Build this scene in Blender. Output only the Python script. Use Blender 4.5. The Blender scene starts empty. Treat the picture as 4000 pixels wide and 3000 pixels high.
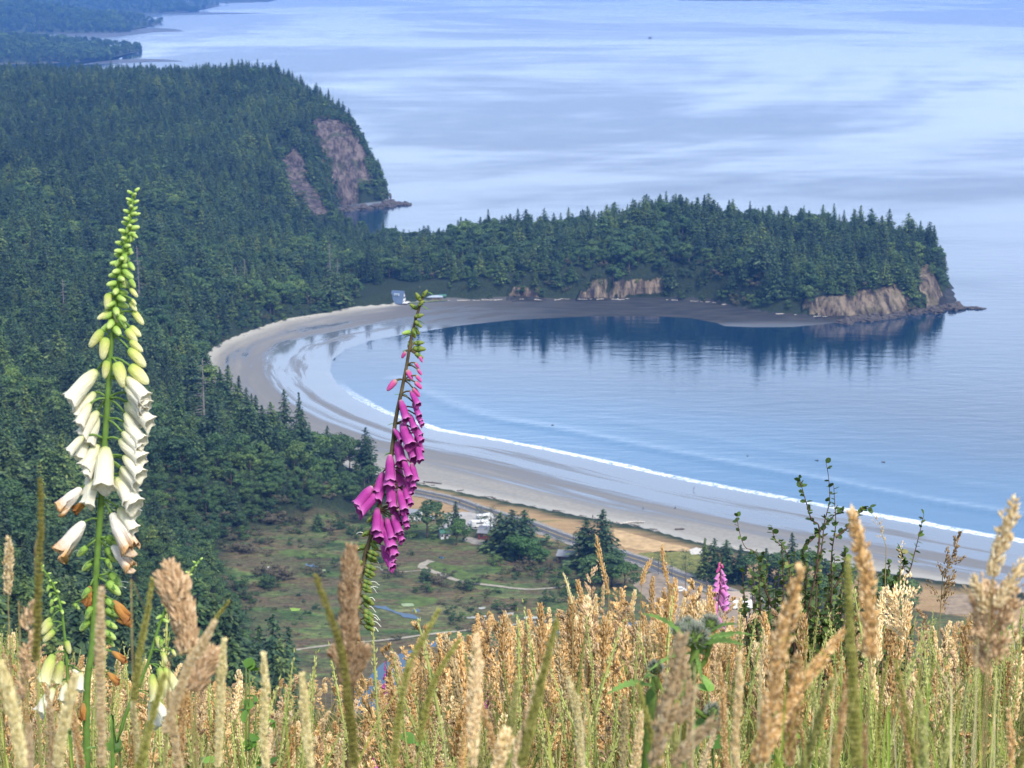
import bpy, math, random
import numpy as np
from mathutils import Vector, Matrix
random.seed(7); rng = np.random.default_rng(7)
scene = bpy.context.scene
COL = scene.collection
PI = math.pi
# ------------------------------------------------------------------ camera
HC = 240.0; F = 8000.0; PT = math.radians(12.0)
CP, SP = math.cos(PT), math.sin(PT)
def ray(px, py):
    px, py = np.broadcast_arrays(np.asarray(px, float), np.asarray(py, float)); rx = (px-2000)/F; ru = (1500-py)/F
    return rx, CP+ru*SP, -SP+ru*CP
def W(px, py, z=0.0):                       # where a sight line meets the level z
    a, b, c = ray(px, py); t = (z-HC)/c
    return np.stack([a*t, b*t], -1)
def P(px, py, d):                           # where a sight line is d metres ahead
    a, b, c = ray(px, py); t = d/b
    return np.stack(np.broadcast_arrays(a*t, b*t, HC+c*t), -1)
def proj(x, y, z):
    dz = z-HC; f = y*CP-dz*SP; u = y*SP+dz*CP
    f = np.where(f < .1, .1, f)
    return 2000+F*x/f, 1500-F*u/f
cam = bpy.data.cameras.new('camera'); camo = bpy.data.objects.new('camera', cam); COL.objects.link(camo)
camo.location = (0, 0, HC); camo.rotation_euler = (PI/2-PT, 0, 0)
cam.sensor_width = 36; cam.lens = 72; cam.clip_start = .1; cam.clip_end = 60000
cam.dof.use_dof = True; cam.dof.focus_distance = 6.0; cam.dof.aperture_fstop = 20
scene.camera = camo
# ------------------------------------------------------------------ helpers
def tag(o, label=None, cat=None, group=None, kind=None):
    if label: o['label'] = label
    if cat: o['category'] = cat
    if group: o['group'] = group
    if kind: o['kind'] = kind
    return o
def mesh(name, V, Fc, mat=None, smooth=False, attrs=None):
    m = bpy.data.meshes.new(name)
    V = np.asarray(V, np.float32).reshape(-1, 3)
    if isinstance(Fc, np.ndarray) and Fc.ndim == 2:
        n, k = Fc.shape
        m.vertices.add(len(V)); m.vertices.foreach_set('co', V.ravel())
        m.loops.add(n*k); m.loops.foreach_set('vertex_index', Fc.astype(np.int32).ravel())
        m.polygons.add(n); m.polygons.foreach_set('loop_start', np.arange(0, n*k, k, dtype=np.int32))
        m.update(calc_edges=True)
    else:
        m.from_pydata(V.tolist(), [], [list(map(int, f)) for f in Fc])
    if smooth: m.polygons.foreach_set('use_smooth', np.ones(len(m.polygons), bool))
    if attrs:
        for k, a in attrs.items():
            at = m.attributes.new(k, 'FLOAT', 'POINT'); at.data.foreach_set('value', np.asarray(a, np.float32).ravel())
    if mat: m.materials.append(mat)
    return m
def obj(name, me, parent=None, loc=None):
    o = bpy.data.objects.new(name, me); COL.objects.link(o)
    if parent: o.parent = parent
    if loc is not None: o.location = loc
    return o
def empty(name, loc=(0, 0, 0), rz=0, sc=(1, 1, 1)):
    o = bpy.data.objects.new(name, None); COL.objects.link(o)
    o.location = loc; o.rotation_euler = (0, 0, rz); o.scale = sc; o.empty_display_size = .1
    return o
def copy_tree(o, parent=None):
    c = o.copy(); COL.objects.link(c)
    if parent: c.parent = parent
    for ch in CH.get(o.name, []): copy_tree(ch, c)
    return c
CH = {}
def reg(root):
    for ch in bpy.data.objects:
        if ch.parent == root: CH.setdefault(root.name, []).append(ch)
    for ch in CH.get(root.name, []): 
        if any(q.parent == ch for q in bpy.data.objects): reg(ch)
class MB:
    def __init__(s): s.v = []; s.f = []; s.t = []; s.n = 0
    def add(s, V, Fc, t=None):
        V = np.asarray(V, float).reshape(-1, 3); s.v.append(V)
        s.f += [[i+s.n for i in f] for f in Fc]
        s.t.append(np.full(len(V), 0.0) if t is None else np.asarray(t, float)); s.n += len(V)
    def mesh(s, name, mat, smooth=True):
        return mesh(name, np.concatenate(s.v), s.f, mat, smooth, {'t': np.concatenate(s.t)})
def box(mb, c, size, rz=0):
    sx, sy, sz = [q/2 for q in size]; ca, sa = math.cos(rz), math.sin(rz); V = []
    for dz in (-sz, sz):
        for dx, dy in ((-sx, -sy), (sx, -sy), (sx, sy), (-sx, sy)):
            V.append((c[0]+dx*ca-dy*sa, c[1]+dx*sa+dy*ca, c[2]+dz))
    mb.add(V, [(0, 3, 2, 1), (4, 5, 6, 7), (0, 1, 5, 4), (1, 2, 6, 5), (2, 3, 7, 6), (3, 0, 4, 7)])
def frame(d):
    d = Vector(d).normalized(); a = Vector((0, 0, 1)) if abs(d.z) < .9 else Vector((0, 1, 0))
    u = d.cross(a).normalized(); return d, u, d.cross(u).normalized()
def spline(pts, n):
    pts = np.asarray(pts, float)
    if len(pts) < 3: return pts[0]+(pts[-1]-pts[0])*np.linspace(0, 1, n)[:, None]
    s = np.r_[0, np.cumsum(np.linalg.norm(np.diff(pts, axis=0), axis=1))]; s /= s[-1]
    q = np.linspace(0, 1, n); ext = np.vstack([2*pts[0]-pts[1], pts, 2*pts[-1]-pts[-2]])
    out = []
    for t in q:
        i = min(max(np.searchsorted(s, t)-1, 0), len(pts)-2); u = (t-s[i])/max(s[i+1]-s[i], 1e-9)
        p0, p1, p2, p3 = ext[i:i+4]
        out.append(.5*((2*p1)+(-p0+p2)*u+(2*p0-5*p1+4*p2-p3)*u*u+(-p0+3*p1-3*p2+p3)*u**3))
    return np.array(out)
def tube(mb, pts, rad, k=6, tval=None):
    pts = np.asarray(pts, float); n = len(pts); rad = np.broadcast_to(rad, (n,))
    V = []; T = []
    for i in range(n):
        d = pts[min(i+1, n-1)]-pts[max(i-1, 0)]; d, u, v = frame(d); u = np.array(u); v = np.array(v)
        for j in range(k):
            a = 2*PI*j/k; V.append(pts[i]+rad[i]*(u*math.cos(a)+v*math.sin(a))); T.append(i/(n-1) if tval is None else tval)
    Fc = [(i*k+j, i*k+(j+1) % k, (i+1)*k+(j+1) % k, (i+1)*k+j) for i in range(n-1) for j in range(k)]
    Fc += [tuple(range(k))[::-1], tuple((n-1)*k+j for j in range(k))]
    mb.add(V, Fc, T)
# ------------------------------------------------------------------ materials
def nd(nt, typ, **kw):
    n = nt.nodes.new(typ)
    for k, v in kw.items():
        if k in n.inputs.keys(): n.inputs[k].default_value = v
        else: setattr(n, k, v)
    return n
class M:
    def __init__(s, name, rough=.7, spec=.3, **kw):
        s.m = bpy.data.materials.new(name); s.m.use_nodes = True; s.nt = s.m.node_tree
        s.b = s.nt.nodes['Principled BSDF']; s.b.inputs['Roughness'].default_value = rough
        s.b.inputs['Specular IOR Level'].default_value = spec
        s.tc = s.nt.nodes.new('ShaderNodeTexCoord'); s.geo = s.nt.nodes.new('ShaderNodeNewGeometry')
    def L(s, a, b): s.nt.links.new(a, b)
    def noise(s, scale, detail=4, stretch=None, coord='Object', rough=.5, dist=0):
        n = nd(s.nt, 'ShaderNodeTexNoise', Scale=scale, Detail=detail, Roughness=rough, Distortion=dist)
        src = s.geo.outputs['Position'] if coord == 'World' else s.tc.outputs[coord]
        if stretch:
            mp = s.nt.nodes.new('ShaderNodeMapping'); mp.inputs['Scale'].default_value = stretch
            if len(stretch) == 3 and hasattr(s, 'rotz'): mp.inputs['Rotation'].default_value = (0, 0, s.rotz)
            s.L(src, mp.inputs['Vector']); src = mp.outputs[0]
        s.L(src, n.inputs['Vector']); return n.outputs['Fac']
    def ramp(s, fac, stops, interp='LINEAR'):
        r = s.nt.nodes.new('ShaderNodeValToRGB'); r.color_ramp.interpolation = interp; e = r.color_ramp.elements
        while len(e) < len(stops): e.new(.5)
        for q, (p, c) in zip(e, stops):
            q.position = p; q.color = (c, c, c, 1) if isinstance(c, (int, float)) else (*c, 1)
        s.L(fac, r.inputs[0]); return r.outputs[0]
    def mix(s, fac, a, b, mode='MIX'):
        n = s.nt.nodes.new('ShaderNodeMix'); n.data_type = 'RGBA'; n.blend_type = mode
        for i, v in ((0, fac), (6, a), (7, b)):
            if isinstance(v, (int, float)): n.inputs[i].default_value = v if i == 0 else (v, v, v, 1)
            elif isinstance(v, tuple): n.inputs[i].default_value = (*v, 1)
            else: s.L(v, n.inputs[i])
        return n.outputs[2]
    def math(s, op, a, b=0.0, c=None):
        n = s.nt.nodes.new('ShaderNodeMath'); n.operation = op
        for i, v in ((0, a), (1, b)) + (((2, c),) if c is not None else ()):
            if isinstance(v, (int, float)): n.inputs[i].default_value = v
            else: s.L(v, n.inputs[i])
        return n.outputs[0]
    def maprange(s, v, a, b, c=0., d=1., sm=True):
        n = s.nt.nodes.new('ShaderNodeMapRange'); n.interpolation_type = 'SMOOTHSTEP' if sm else 'LINEAR'
        s.L(v, n.inputs[0])
        for i, q in enumerate((a, b, c, d)): n.inputs[i+1].default_value = q
        return n.outputs[0]
    def attr(s, name):
        n = s.nt.nodes.new('ShaderNodeAttribute'); n.attribute_name = name; return n.outputs['Fac']
    def island(s): return s.geo.outputs['Random Per Island']
    def orand(s): return s.nt.nodes.new('ShaderNodeObjectInfo').outputs['Random']
    def col(s, c):
        if isinstance(c, tuple): s.b.inputs['Base Color'].default_value = (*c, 1)
        else: s.L(c, s.b.inputs['Base Color'])
        s.c = c; return s
    def bump(s, h, dist, strength=1.0):
        n = nd(s.nt, 'ShaderNodeBump', Strength=strength, Distance=dist); s.L(h, n.inputs['Height'])
        s.L(n.outputs[0], s.b.inputs['Normal']); return s
    def trans(s, f):
        t = s.nt.nodes.new('ShaderNodeBsdfTranslucent'); mx = s.nt.nodes.new('ShaderNodeMixShader'); mx.inputs[0].default_value = f
        if isinstance(s.c, tuple): t.inputs[0].default_value = (*s.c, 1)
        else: s.L(s.c, t.inputs[0])
        s.L(s.b.outputs[0], mx.inputs[1]); s.L(t.outputs[0], mx.inputs[2])
        s.L(mx.outputs[0], s.nt.nodes['Material Output'].inputs[0]); return s
def simple(name, c, rough=.7, spec=.3, var=.25, scale=3., tr=0):
    m = M(name, rough, spec); n = m.noise(scale, 3)
    a = tuple(q*(1-var) for q in c); b = tuple(min(1, q*(1+var)) for q in c)
    m.col(m.ramp(n, [(.3, a), (.7, b)]))
    if tr: m.trans(tr)
    return m.m
def leafmat(name, stops, ostops=None, rough=.65, spec=.2, tr=.15, tintscale=None):
    m = M(name, rough, spec); c = m.ramp(m.island(), stops)
    if ostops: c = m.mix(1.0, c, m.ramp(m.orand(), ostops), 'MULTIPLY')
    if tintscale: c = m.mix(1.0, c, m.ramp(m.noise(tintscale, 4, None, 'World', .6), [(.34, (.62, .66, .75)), (.5, (1.0, 1.0, 1.0)), (.66, (1.65, 1.5, 1.15))]), 'MULTIPLY')
    m.col(c)
    if tr: m.trans(tr)
    return m.m
# ------------------------------------------------------------------ land shape
def poly(px_list): return np.array([W(a, b, c) if len(q) == 3 else W(q[0], q[1], 0) for q in px_list for (a, b, *r) in [q] for c in [r[0] if r else 0]])
def PD(px, D):                               # at distance D under the sight line through px (level ground x)
    return np.array([(px-2000)/F*D/ (CP+ .02*0) * 1.02, D])
far_side = [PD(3685, 1400), PD(3660, 1470), PD(3500, 1560), PD(3200, 1620), PD(2600, 1640), PD(2000, 1650), PD(1650, 1690), PD(1420, 1735), PD(1340, 1790)]
cape = [W(1300, 830), W(1340, 815), W(1420, 805), W(1500, 795), W(1520, 782), PD(1545, 1960), PD(1528, 2030), PD(1455, 2130), PD(1320, 2290), PD(1120, 2500), PD(930, 2800), PD(800, 3100)]
close = [np.array([-1500, 3100.]), np.array([-1500, -200.]), np.array([900, -200.])]
water_px = [(4300, 2175), (4000, 2120), (3500, 2032), (3130, 1962), (2700, 1882), (2300, 1792), (2000, 1730), (1700, 1680), (1500, 1612), (1380, 1552), (1320, 1500), (1292, 1450), (1302, 1405),
            (1350, 1365), (1450, 1330), (1600, 1303), (1800, 1272), (2000, 1250), (2300, 1236), (2550, 1236), (2700, 1243), (2800, 1262), (2830, 1274), (2950, 1279), (3100, 1277), (3250, 1262), (3400, 1243), (3550, 1225), (3680, 1212), (3740, 1204), (3700, 1190)]
back_px = [(4300, 2380), (4000, 2318), (3600, 2262), (3300, 2215), (3000, 2170), (2760, 2132), (2500, 2062), (2200, 2006), (2000, 1966), (1800, 1926), (1600, 1886), (1380, 1842), (1290, 1800), (1180, 1740), (1000, 1680), (850, 1590), (800, 1500), (800, 1400), (850, 1345),
           (960, 1302), (1100, 1252), (1250, 1227), (1400, 1200), (1560, 1188), (1700, 1174), (2000, 1169), (2300, 1167), (2600, 1167), (2780, 1178), (2900, 1203), (3000, 1222), (3160, 1234), (3300, 1236), (3400, 1230), (3550, 1212), (3660, 1195)]
POLW = np.array([W(a, b) for a, b in water_px]+far_side+cape+close)
POLB = np.array([W(a, b, 2) for a, b in back_px]+far_side[1:]+cape+close)
marsh_px = [(1000, 2560), (930, 2400), (850, 2290), (840, 2190), (930, 2095), (1110, 2035), (1400, 2010), (1560, 1960), (1560, 1895), (1640, 1890), (2000, 1972), (2500, 2070), (2760, 2142), (3000, 2180), (3400, 2240), (4300, 2400), (4400, 2950), (1050, 2950), (1020, 2700)]
POLM = np.array([W(a, b, 3) for a, b in marsh_px])
def sdist(X, Y, pol):                         # signed distance, positive inside
    d2 = np.full(X.shape, 1e18); ins = np.zeros(X.shape, bool)
    for i in range(len(pol)):
        ax, ay = pol[i]; bx, by = pol[(i+1) % len(pol)]
        ex, ey = bx-ax, by-ay; L = ex*ex+ey*ey+1e-9
        t = np.clip(((X-ax)*ex+(Y-ay)*ey)/L, 0, 1)
        d2 = np.minimum(d2, (X-ax-t*ex)**2+(Y-ay-t*ey)**2)
        if ay != by:
            c = ((ay > Y) != (by > Y)) & (X < ex*(Y-ay)/(by-ay)+ax); ins ^= c
    d = np.sqrt(d2); return np.where(ins, d, -d)
def sst(a, b, x): t = np.clip((x-a)/(b-a), 0, 1); return t*t*(3-2*t)
cano = [(0, 245, 2650), (300, 262, 2550), (600, 262, 2400), (800, 255, 2330), (930, 240, 2280), (1050, 290, 2200), (1130, 330, 2130), (1230, 372, 2080), (1330, 405, 2030), (1400, 455, 2000), (1440, 560, 1985), (1470, 640, 1970), (1495, 720, 1955),
        (1240, 455, 1985), (1310, 470, 1985), (500, 450, 2000), (900, 420, 2050), (1100, 520, 1950), (1000, 620, 1800), (1120, 650, 1850), (300, 700, 1600), (700, 700, 1650), (1000, 760, 1700), (0, 450, 2050), (0, 700, 1550), (1200, 880, 1680), (1300, 925, 1600), (1450, 940, 1570), (1600, 930, 1560),
        (0, 1000, 1200), (500, 1000, 1300), (900, 1000, 1400), (1200, 1080, 1380), (0, 1400, 850), (400, 1400, 950), (750, 1400, 1030), (820, 1480, 1010), (900, 1600, 950), (0, 1800, 600), (400, 1800, 700), (900, 1690, 850), (1050, 1740, 850), (1250, 1770, 845),
        (1200, 1930, 800), (600, 1950, 690), (300, 2100, 560), (700, 2140, 660), (0, 2150, 440), (0, 2480, 330), (300, 2480, 400), (-600, 1500, 700), (-600, 1000, 1200), (-600, 400, 2100), (-900, 2200, 330),
        (1750, 850, 1530), (1900, 832, 1520), (2100, 850, 1525), (2300, 872, 1525), (2450, 800, 1520), (2600, 770, 1515), (2750, 800, 1510), (2900, 835, 1500), (3000, 850, 1500), (3150, 915, 1480), (3250, 900, 1470), (3350, 885, 1460), (3450, 885, 1450), (3570, 910, 1435), (3620, 940, 1425)]
CX = []
for a, b, D in cano:
    q = P(a, b, D); hh = (20 if D < 1300 else 17) if D > 500 else 14
    if 1400 < D < 1550: hh = np.interp(a, [1700, 2200, 2300, 2450, 2700, 2900, 3150, 3300, 3640], [18, 18, 19, 17, 16, 18, 21, 19, 20])
    CX.append((q[0], q[1], max(q[2]-hh, 2)))
for a, b in marsh_px: q = W(a, b, 3); CX.append((q[0], q[1], 3))
for x, y, z in [(0, 0, 238), (-60, 0, 240), (60, 0, 238), (0, 30, 224), (-40, 60, 210), (40, 60, 205), (0, 100, 180), (-60, 120, 176), (60, 120, 165), (0, 200, 128), (-80, 220, 140), (80, 200, 125), (0, 300, 84), (-60, 320, 108), (90, 300, 80), (0, 400, 50), (100, 400, 45), (200, 400, 40), (0, 500, 26), (-60, 480, 52), (120, 500, 16), (0, 580, 8), (160, 620, 4), (0, 700, 3), (100, 760, 3), (300, 650, 3), (300, 300, 60), (400, 0, 200), (-400, 0, 240), (-500, 500, 170), (-900, 1000, 130), (-1200, 2000, 120), (-1300, 3100, 60), (-400, 3000, 50), (-700, 2950, 60), (-1400, 0, 240)]: CX.append((x, y, z))
CX = np.array(CX)
_r = lambda a, b: np.sqrt(((a[:, None, :2]-b[None, :, :2])**2).sum(-1)+25)
_A = _r(CX, CX); _n = len(CX)
_K = np.block([[_A, np.ones((_n, 1))], [np.ones((1, _n)), np.zeros((1, 1))]])
_w = np.linalg.solve(_K, np.r_[CX[:, 2], 0])
def rbf(X, Y):
    out = np.full(X.shape, _w[-1])
    for (x, y, z), w in zip(CX, _w[:-1]): out += w*np.sqrt((X-x)**2+(Y-y)**2+25)
    return out
def vnoise(X, Y, s, seed=0):
    X = X/s+seed*17.3; Y = Y/s+seed*9.1; i = np.floor(X).astype(int); j = np.floor(Y).astype(int); u = X-i; v = Y-j
    h = lambda a, b: (np.sin(a*127.1+b*311.7+seed*3.1)*43758.5453) % 1.0
    u = u*u*(3-2*u); v = v*v*(3-2*v)
    return (h(i, j)*(1-u)+h(i+1, j)*u)*(1-v)+(h(i, j+1)*(1-u)+h(i+1, j+1)*u)*v
def near(X, Y):
    z = HC-1.5-.27*np.maximum(Y, -3)+.02*X
    z = np.where(Y > 13, HC-1.5-.27*13-.62*(Y-13)+.02*X, z)
    return z+.10*(vnoise(X, Y, 1.6, 3)-.5)
def ground(X, Y, full=False):
    X = np.asarray(X, float); Y = np.asarray(Y, float)
    sw = sdist(X, Y, POLW); sb = sdist(X, Y, POLB); sm = sdist(X, Y, POLM)
    h = np.maximum(rbf(X, Y), 2)+5*(vnoise(X, Y, 45, 1)-.5)*sst(20, 80, sb)
    h = h*(1-sst(-12, 25, sm))+3.0*sst(-12, 25, sm)
    steep = np.where(Y > 1380, 2.2, 1.1)
    hl = 2+np.minimum(np.maximum(h-2, 0), np.maximum(sb, 0)*steep)
    beach = 2*np.clip(sw, 0, None)/np.maximum(sw-sb, 1e-3)
    z = np.where(sb > 0, hl, np.where(sw > 0, beach, np.maximum(sw*.05, -4)))
    k = sst(25, 90, Y); z = np.where(Y < 90, near(X, Y)*(1-k)+np.maximum(rbf(X, Y), 2)*k, z)
    return (z, sw, sb, sm) if full else z
# polylines of cliff faces (bare rock) seen in the photo, held as plan areas by distance
cliff_px = [([(1225, 490), (1240, 466), (1330, 460), (1375, 515), (1412, 579), (1440, 669), (1452, 704), (1395, 712), (1388, 795), (1340, 808), (1312, 730), (1292, 640), (1255, 560)], 1850, 2080),
            ([(1168, 570), (1108, 625), (1118, 705), (1195, 780), (1240, 835), (1278, 825), (1255, 760), (1205, 690), (1185, 620)], 1700, 2000),
            ([(3150, 1190), (3200, 1162), (3300, 1148), (3420, 1135), (3500, 1100), (3545, 1150), (3535, 1215), (3400, 1240), (3250, 1240), (3190, 1235)], 1300, 1440),
            ([(3580, 1070), (3620, 1030), (3660, 1110), (3700, 1190), (3640, 1205), (3600, 1130)], 1300, 1450),
            ([(2275, 1170), (2295, 1135), (2350, 1120), (2380, 1145), (2380, 1170)], 1300, 1500), ([(2400, 1155), (2410, 1120), (2470, 1118), (2550, 1092), (2585, 1115), (2578, 1160), (2420, 1162)], 1300, 1500),
            ([(1990, 1170), (2000, 1150), (2100, 1150), (2110, 1172)], 1300, 1500)]
def in_cliff(x, y, z, grow=0):
    px, py = proj(x, y, z); out = np.zeros(np.shape(x), bool)
    for pl, d0, d1 in cliff_px:
        out |= (sdist(px, py, np.array(pl, float)) > -grow) & (y > d0) & (y < d1)
    return out
# ------------------------------------------------------------------ terrain mesh
def grid_faces(nx, ny):
    i = np.arange(nx-1)[None, :]+np.arange(ny-1)[:, None]*nx
    return np.stack([i, i+1, i+nx+1, i+nx], -1).reshape(-1, 4)
xs = np.r_[np.arange(-1400, -700, 25), np.arange(-700, 640, 4.0), np.arange(640, 900, 20)]
ys = np.r_[np.arange(14, 560, 7.0), np.arange(560, 1620, 4.0), np.arange(1620, 2200, 4.5), np.arange(2200, 3101, 12)]
GX, GY = np.meshgrid(xs, ys); Z, SW, SB, SM = ground(GX, GY, True)
rock = in_cliff(GX, GY, Z, 6).astype(float)
cr = (vnoise(GX, GY, 11, 5)-.5)*12+(vnoise(GX, GY, 4.5, 6)-.5)*4
GXd = GX+rock*cr*.6; GYd = GY+rock*cr
edge = GY < 20; Z = np.where(edge, Z-.3, Z)
gm = M('ground_soil', .9, .15)
sw, sb, sm = gm.attr('sw'), gm.attr('sb'), gm.attr('sm')
n1 = gm.noise(.02, 6, (1, 2.2, 1), 'World', .65); n2 = gm.noise(.045, 7, (1, 2.8, 1), 'World', .68, .4); n3 = gm.noise(.9, 3, None, 'World'); n4 = gm.noise(.012, 4, (1, 1.6, 1), 'World')
marsh = gm.ramp(n1, [(.34, (.03, .055, .018)), (.42, (.065, .115, .03)), (.47, (.12, .15, .05)), (.52, (.12, .078, .045)), (.57, (.07, .11, .032)), (.66, (.17, .18, .075))])
marsh = gm.mix(gm.ramp(n2, [(.42, 0.), (.60, .8)]), marsh, gm.ramp(n4, [(.4, (.035, .045, .022)), (.5, (.095, .064, .042)), (.60, (.045, .075, .024))]))
marsh = gm.mix(gm.ramp(gm.noise(.03, 6, (1, 3, 1), 'World', .7, .8), [(.46, 0.), (.58, .6)]), marsh, (.085, .066, .040))
marsh = gm.mix(.8, marsh, gm.ramp(gm.noise(.35, 5, (1, 1.6, 1), 'World', .7), [(.32, .4), (.68, 1.7)]), 'MULTIPLY')
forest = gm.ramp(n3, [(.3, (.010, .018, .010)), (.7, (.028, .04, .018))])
dry = gm.ramp(n2, [(.3, (.22, .14, .07)), (.55, (.33, .22, .11)), (.7, (.16, .15, .06))])
dune = gm.mix(gm.maprange(gm.math('ADD', sb, gm.math('MULTIPLY', n2, 16)), 11, 15), gm.ramp(n3, [(.3, (.06, .09, .03)), (.7, (.12, .14, .06))]), dry)
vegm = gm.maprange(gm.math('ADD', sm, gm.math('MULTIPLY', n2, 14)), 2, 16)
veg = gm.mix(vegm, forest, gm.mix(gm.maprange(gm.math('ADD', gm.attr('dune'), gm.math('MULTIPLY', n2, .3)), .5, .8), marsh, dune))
rk = gm.noise(.22, 7, (1, .5, .16), 'World', .72, .3); rk2 = gm.noise(.06, 4, None, 'World')
capef = gm.maprange(gm.attr('capey'), 0, 1)
rkA = gm.mix(capef, gm.ramp(rk2, [(.35, (.30, .22, .15)), (.55, (.38, .30, .21)), (.66, (.20, .17, .10))]), gm.ramp(rk2, [(.36, (.20, .155, .145)), (.52, (.28, .22, .20)), (.62, (.11, .12, .07))]))
rcol = gm.mix(gm.ramp(rk, [(.40, .0), (.60, 1.)]), (.05, .04, .038), rkA)
rmask = gm.maprange(gm.math('ADD', gm.attr('rock'), gm.math('MULTIPLY', gm.math('SUBTRACT', gm.noise(.09, 5, None, 'World', .7), .5), 1.6)), .35, .55)
veg = gm.mix(rmask, veg, rcol)
# beach: dry sand, damp sand, film of water
_sx = nd(gm.nt, 'ShaderNodeSeparateXYZ'); gm.L(gm.geo.outputs['Position'], _sx.inputs[0]); _cx = nd(gm.nt, 'ShaderNodeCombineXYZ'); gm.L(gm.math('MULTIPLY', gm.math('ADD', _sx.outputs[0], gm.math('MULTIPLY', _sx.outputs[1], .6)), .016), _cx.inputs[0]); gm.L(gm.math('MULTIPLY', sw, .075), _cx.inputs[1])
_fn = nd(gm.nt, 'ShaderNodeTexNoise', Scale=1.0, Detail=7, Roughness=.62, Distortion=.3); gm.L(_cx.outputs[0], _fn.inputs['Vector']); film_n = _fn.outputs['Fac']
sandc = gm.ramp(gm.noise(.5, 4, None, 'World'), [(.3, (.225, .212, .182)), (.7, (.285, .268, .232))])
flat = gm.attr('flat')
damp = gm.maprange(gm.math('ADD', gm.math('SUBTRACT', sw, gm.math('MULTIPLY', flat, 60)), gm.math('MULTIPLY', gm.math('SUBTRACT', film_n, .5), 70)), 78, 48)
film = gm.maprange(gm.math('ADD', sw, gm.math('MULTIPLY', gm.math('SUBTRACT', film_n, .5), 210)), 66, 20)
darkm = gm.mix(flat, (.165, .16, .155), gm.ramp(gm.noise(.05, 5, (1, 3, 1), 'World'), [(.35, (.022, .024, .026)), (.65, (.048, .047, .044))]))
sandc = gm.mix(gm.maprange(gm.math('ADD', sb, gm.math('MULTIPLY', n3, 3)), -9, -1, 0, .8), sandc, (.36, .34, .29))
sandc = gm.mix(damp, sandc, darkm)
island = gm.maprange(sb, -.6, .4)
sandc = gm.mix(gm.math('MULTIPLY', gm.math('MULTIPLY', film, .6), gm.math('SUBTRACT', 1.0, flat)), sandc, (.10, .135, .18))
gm.col(gm.mix(island, sandc, veg))
wetr = gm.math('MULTIPLY', film, gm.math('SUBTRACT', 1.0, island))
wetr2 = gm.math('MULTIPLY', wetr, gm.math('SUBTRACT', 1.0, gm.math('MULTIPLY', flat, .93)))
gm.b.inputs['IOR'].default_value = 1.75
gm.L(gm.maprange(wetr2, 0, 1, .9, .07), gm.b.inputs['Roughness'])
gm.L(gm.maprange(wetr2, 0, 1, .08, .6), gm.b.inputs['Specular IOR Level'])
rk = gm.math('ADD', rk, gm.math('MULTIPLY', gm.noise(.9, 6, (1, .6, .3), 'World', .75), .35))
hb = gm.math('ADD', gm.math('MULTIPLY', rk, gm.math('MULTIPLY', gm.attr('rock'), 14.0)), gm.math('MULTIPLY', gm.math('MULTIPLY', n3, .5), island))
gm.bump(hb, 1.0, .8)
flatv = sst(-160, 60, GX)*sst(1290, 1330, GY)
dunev = (1-sst(34, 46, SB))*(GY < 1150)
gmesh = mesh('ground', np.stack([GXd, GYd, Z], -1).reshape(-1, 3), grid_faces(len(xs), len(ys)), gm.m, True, {'sw': SW, 'sb': SB, 'sm': SM, 'rock': rock, 'flat': flatv, 'dune': dunev, 'capey': sst(1600, 1650, GY)})
tag(obj('ground', gmesh), kind='structure')
# hillside the photographer stands on
nxs = np.arange(-9, 9.01, .15); nys = np.arange(-3, 22, .15); NX, NY = np.meshgrid(nxs, nys)
hm = M('hill_soil', .95, .1); hn = hm.noise(6, 5, None, 'World'); hm.col(hm.ramp(hn, [(.3, (.03, .028, .012)), (.7, (.09, .08, .035))])); hm.bump(hn, .05)
tag(obj('hillside', mesh('hillside', np.stack([NX, NY, ground(NX, NY)], -1).reshape(-1, 3), grid_faces(len(nxs), len(nys)), hm.m, True)), kind='structure')
# ------------------------------------------------------------------ sea
wx = np.r_[-60000, -30000, -12000, -6000, -3000, -1500, np.arange(-500, 700, 5.0), 1500, 3000, 6000, 12000, 30000, 60000]
wy = np.r_[-6000, -500, np.arange(560, 1800, 5.0), 2200, 3000, 4500, 7000, 12000, 20000, 40000, 60000]
WX, WY = np.meshgrid(wx, wy); SWW = sdist(WX, WY, POLW)
fade = np.exp(-((WX-100)/900)**2)
swell = np.exp(-((SWW+34+6*vnoise(WX, WY, 60, 2))/3.5)**2)*.45*(WY < 1150)+np.exp(-((SWW+70+14*vnoise(WX, WY, 90, 4))/5)**2)*.10*(WY < 1050)
wm = M('sea_water', .09, .5); wm.b.inputs['IOR'].default_value = 1.8
wsw = wm.attr('sw')
fn = wm.noise(.12, 6, None, 'World', .7); fn2 = wm.noise(.02, 3, None, 'World')
foamw = wm.math('ADD', wsw, wm.math('MULTIPLY', wm.math('SUBTRACT', fn2, .5), 11))
foam = wm.math('MULTIPLY', wm.maprange(foamw, -5.5, -2.8), wm.attr('surf'))
foam = wm.math('MULTIPLY', foam, wm.ramp(wm.noise(.35, 5, None, 'World', .7), [(.38, .15), (.55, 1.)]))
shal = wm.maprange(wm.math('ADD', wsw, wm.math('MULTIPLY', wm.math('SUBTRACT', fn2, .5), 60)), -230, -5); shal = wm.math('MULTIPLY', shal, wm.attr('surf2'))
deepc = wm.mix(shal, (.004, .024, .056), (.035, .12, .22))
wm.col(wm.mix(foam, deepc, (.85, .87, .9)))
slick = wm.noise(.0008, 5, (.9, .55, 1), 'World', .62, .6); slick2 = wm.noise(.004, 4, (.6, 1.2, 1), 'World', .6)
sl = wm.ramp(wm.math('ADD', wm.math('MULTIPLY', slick, .85), wm.math('MULTIPLY', slick2, .15)), [(.42, 0.), (.56, 1.)])
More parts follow.
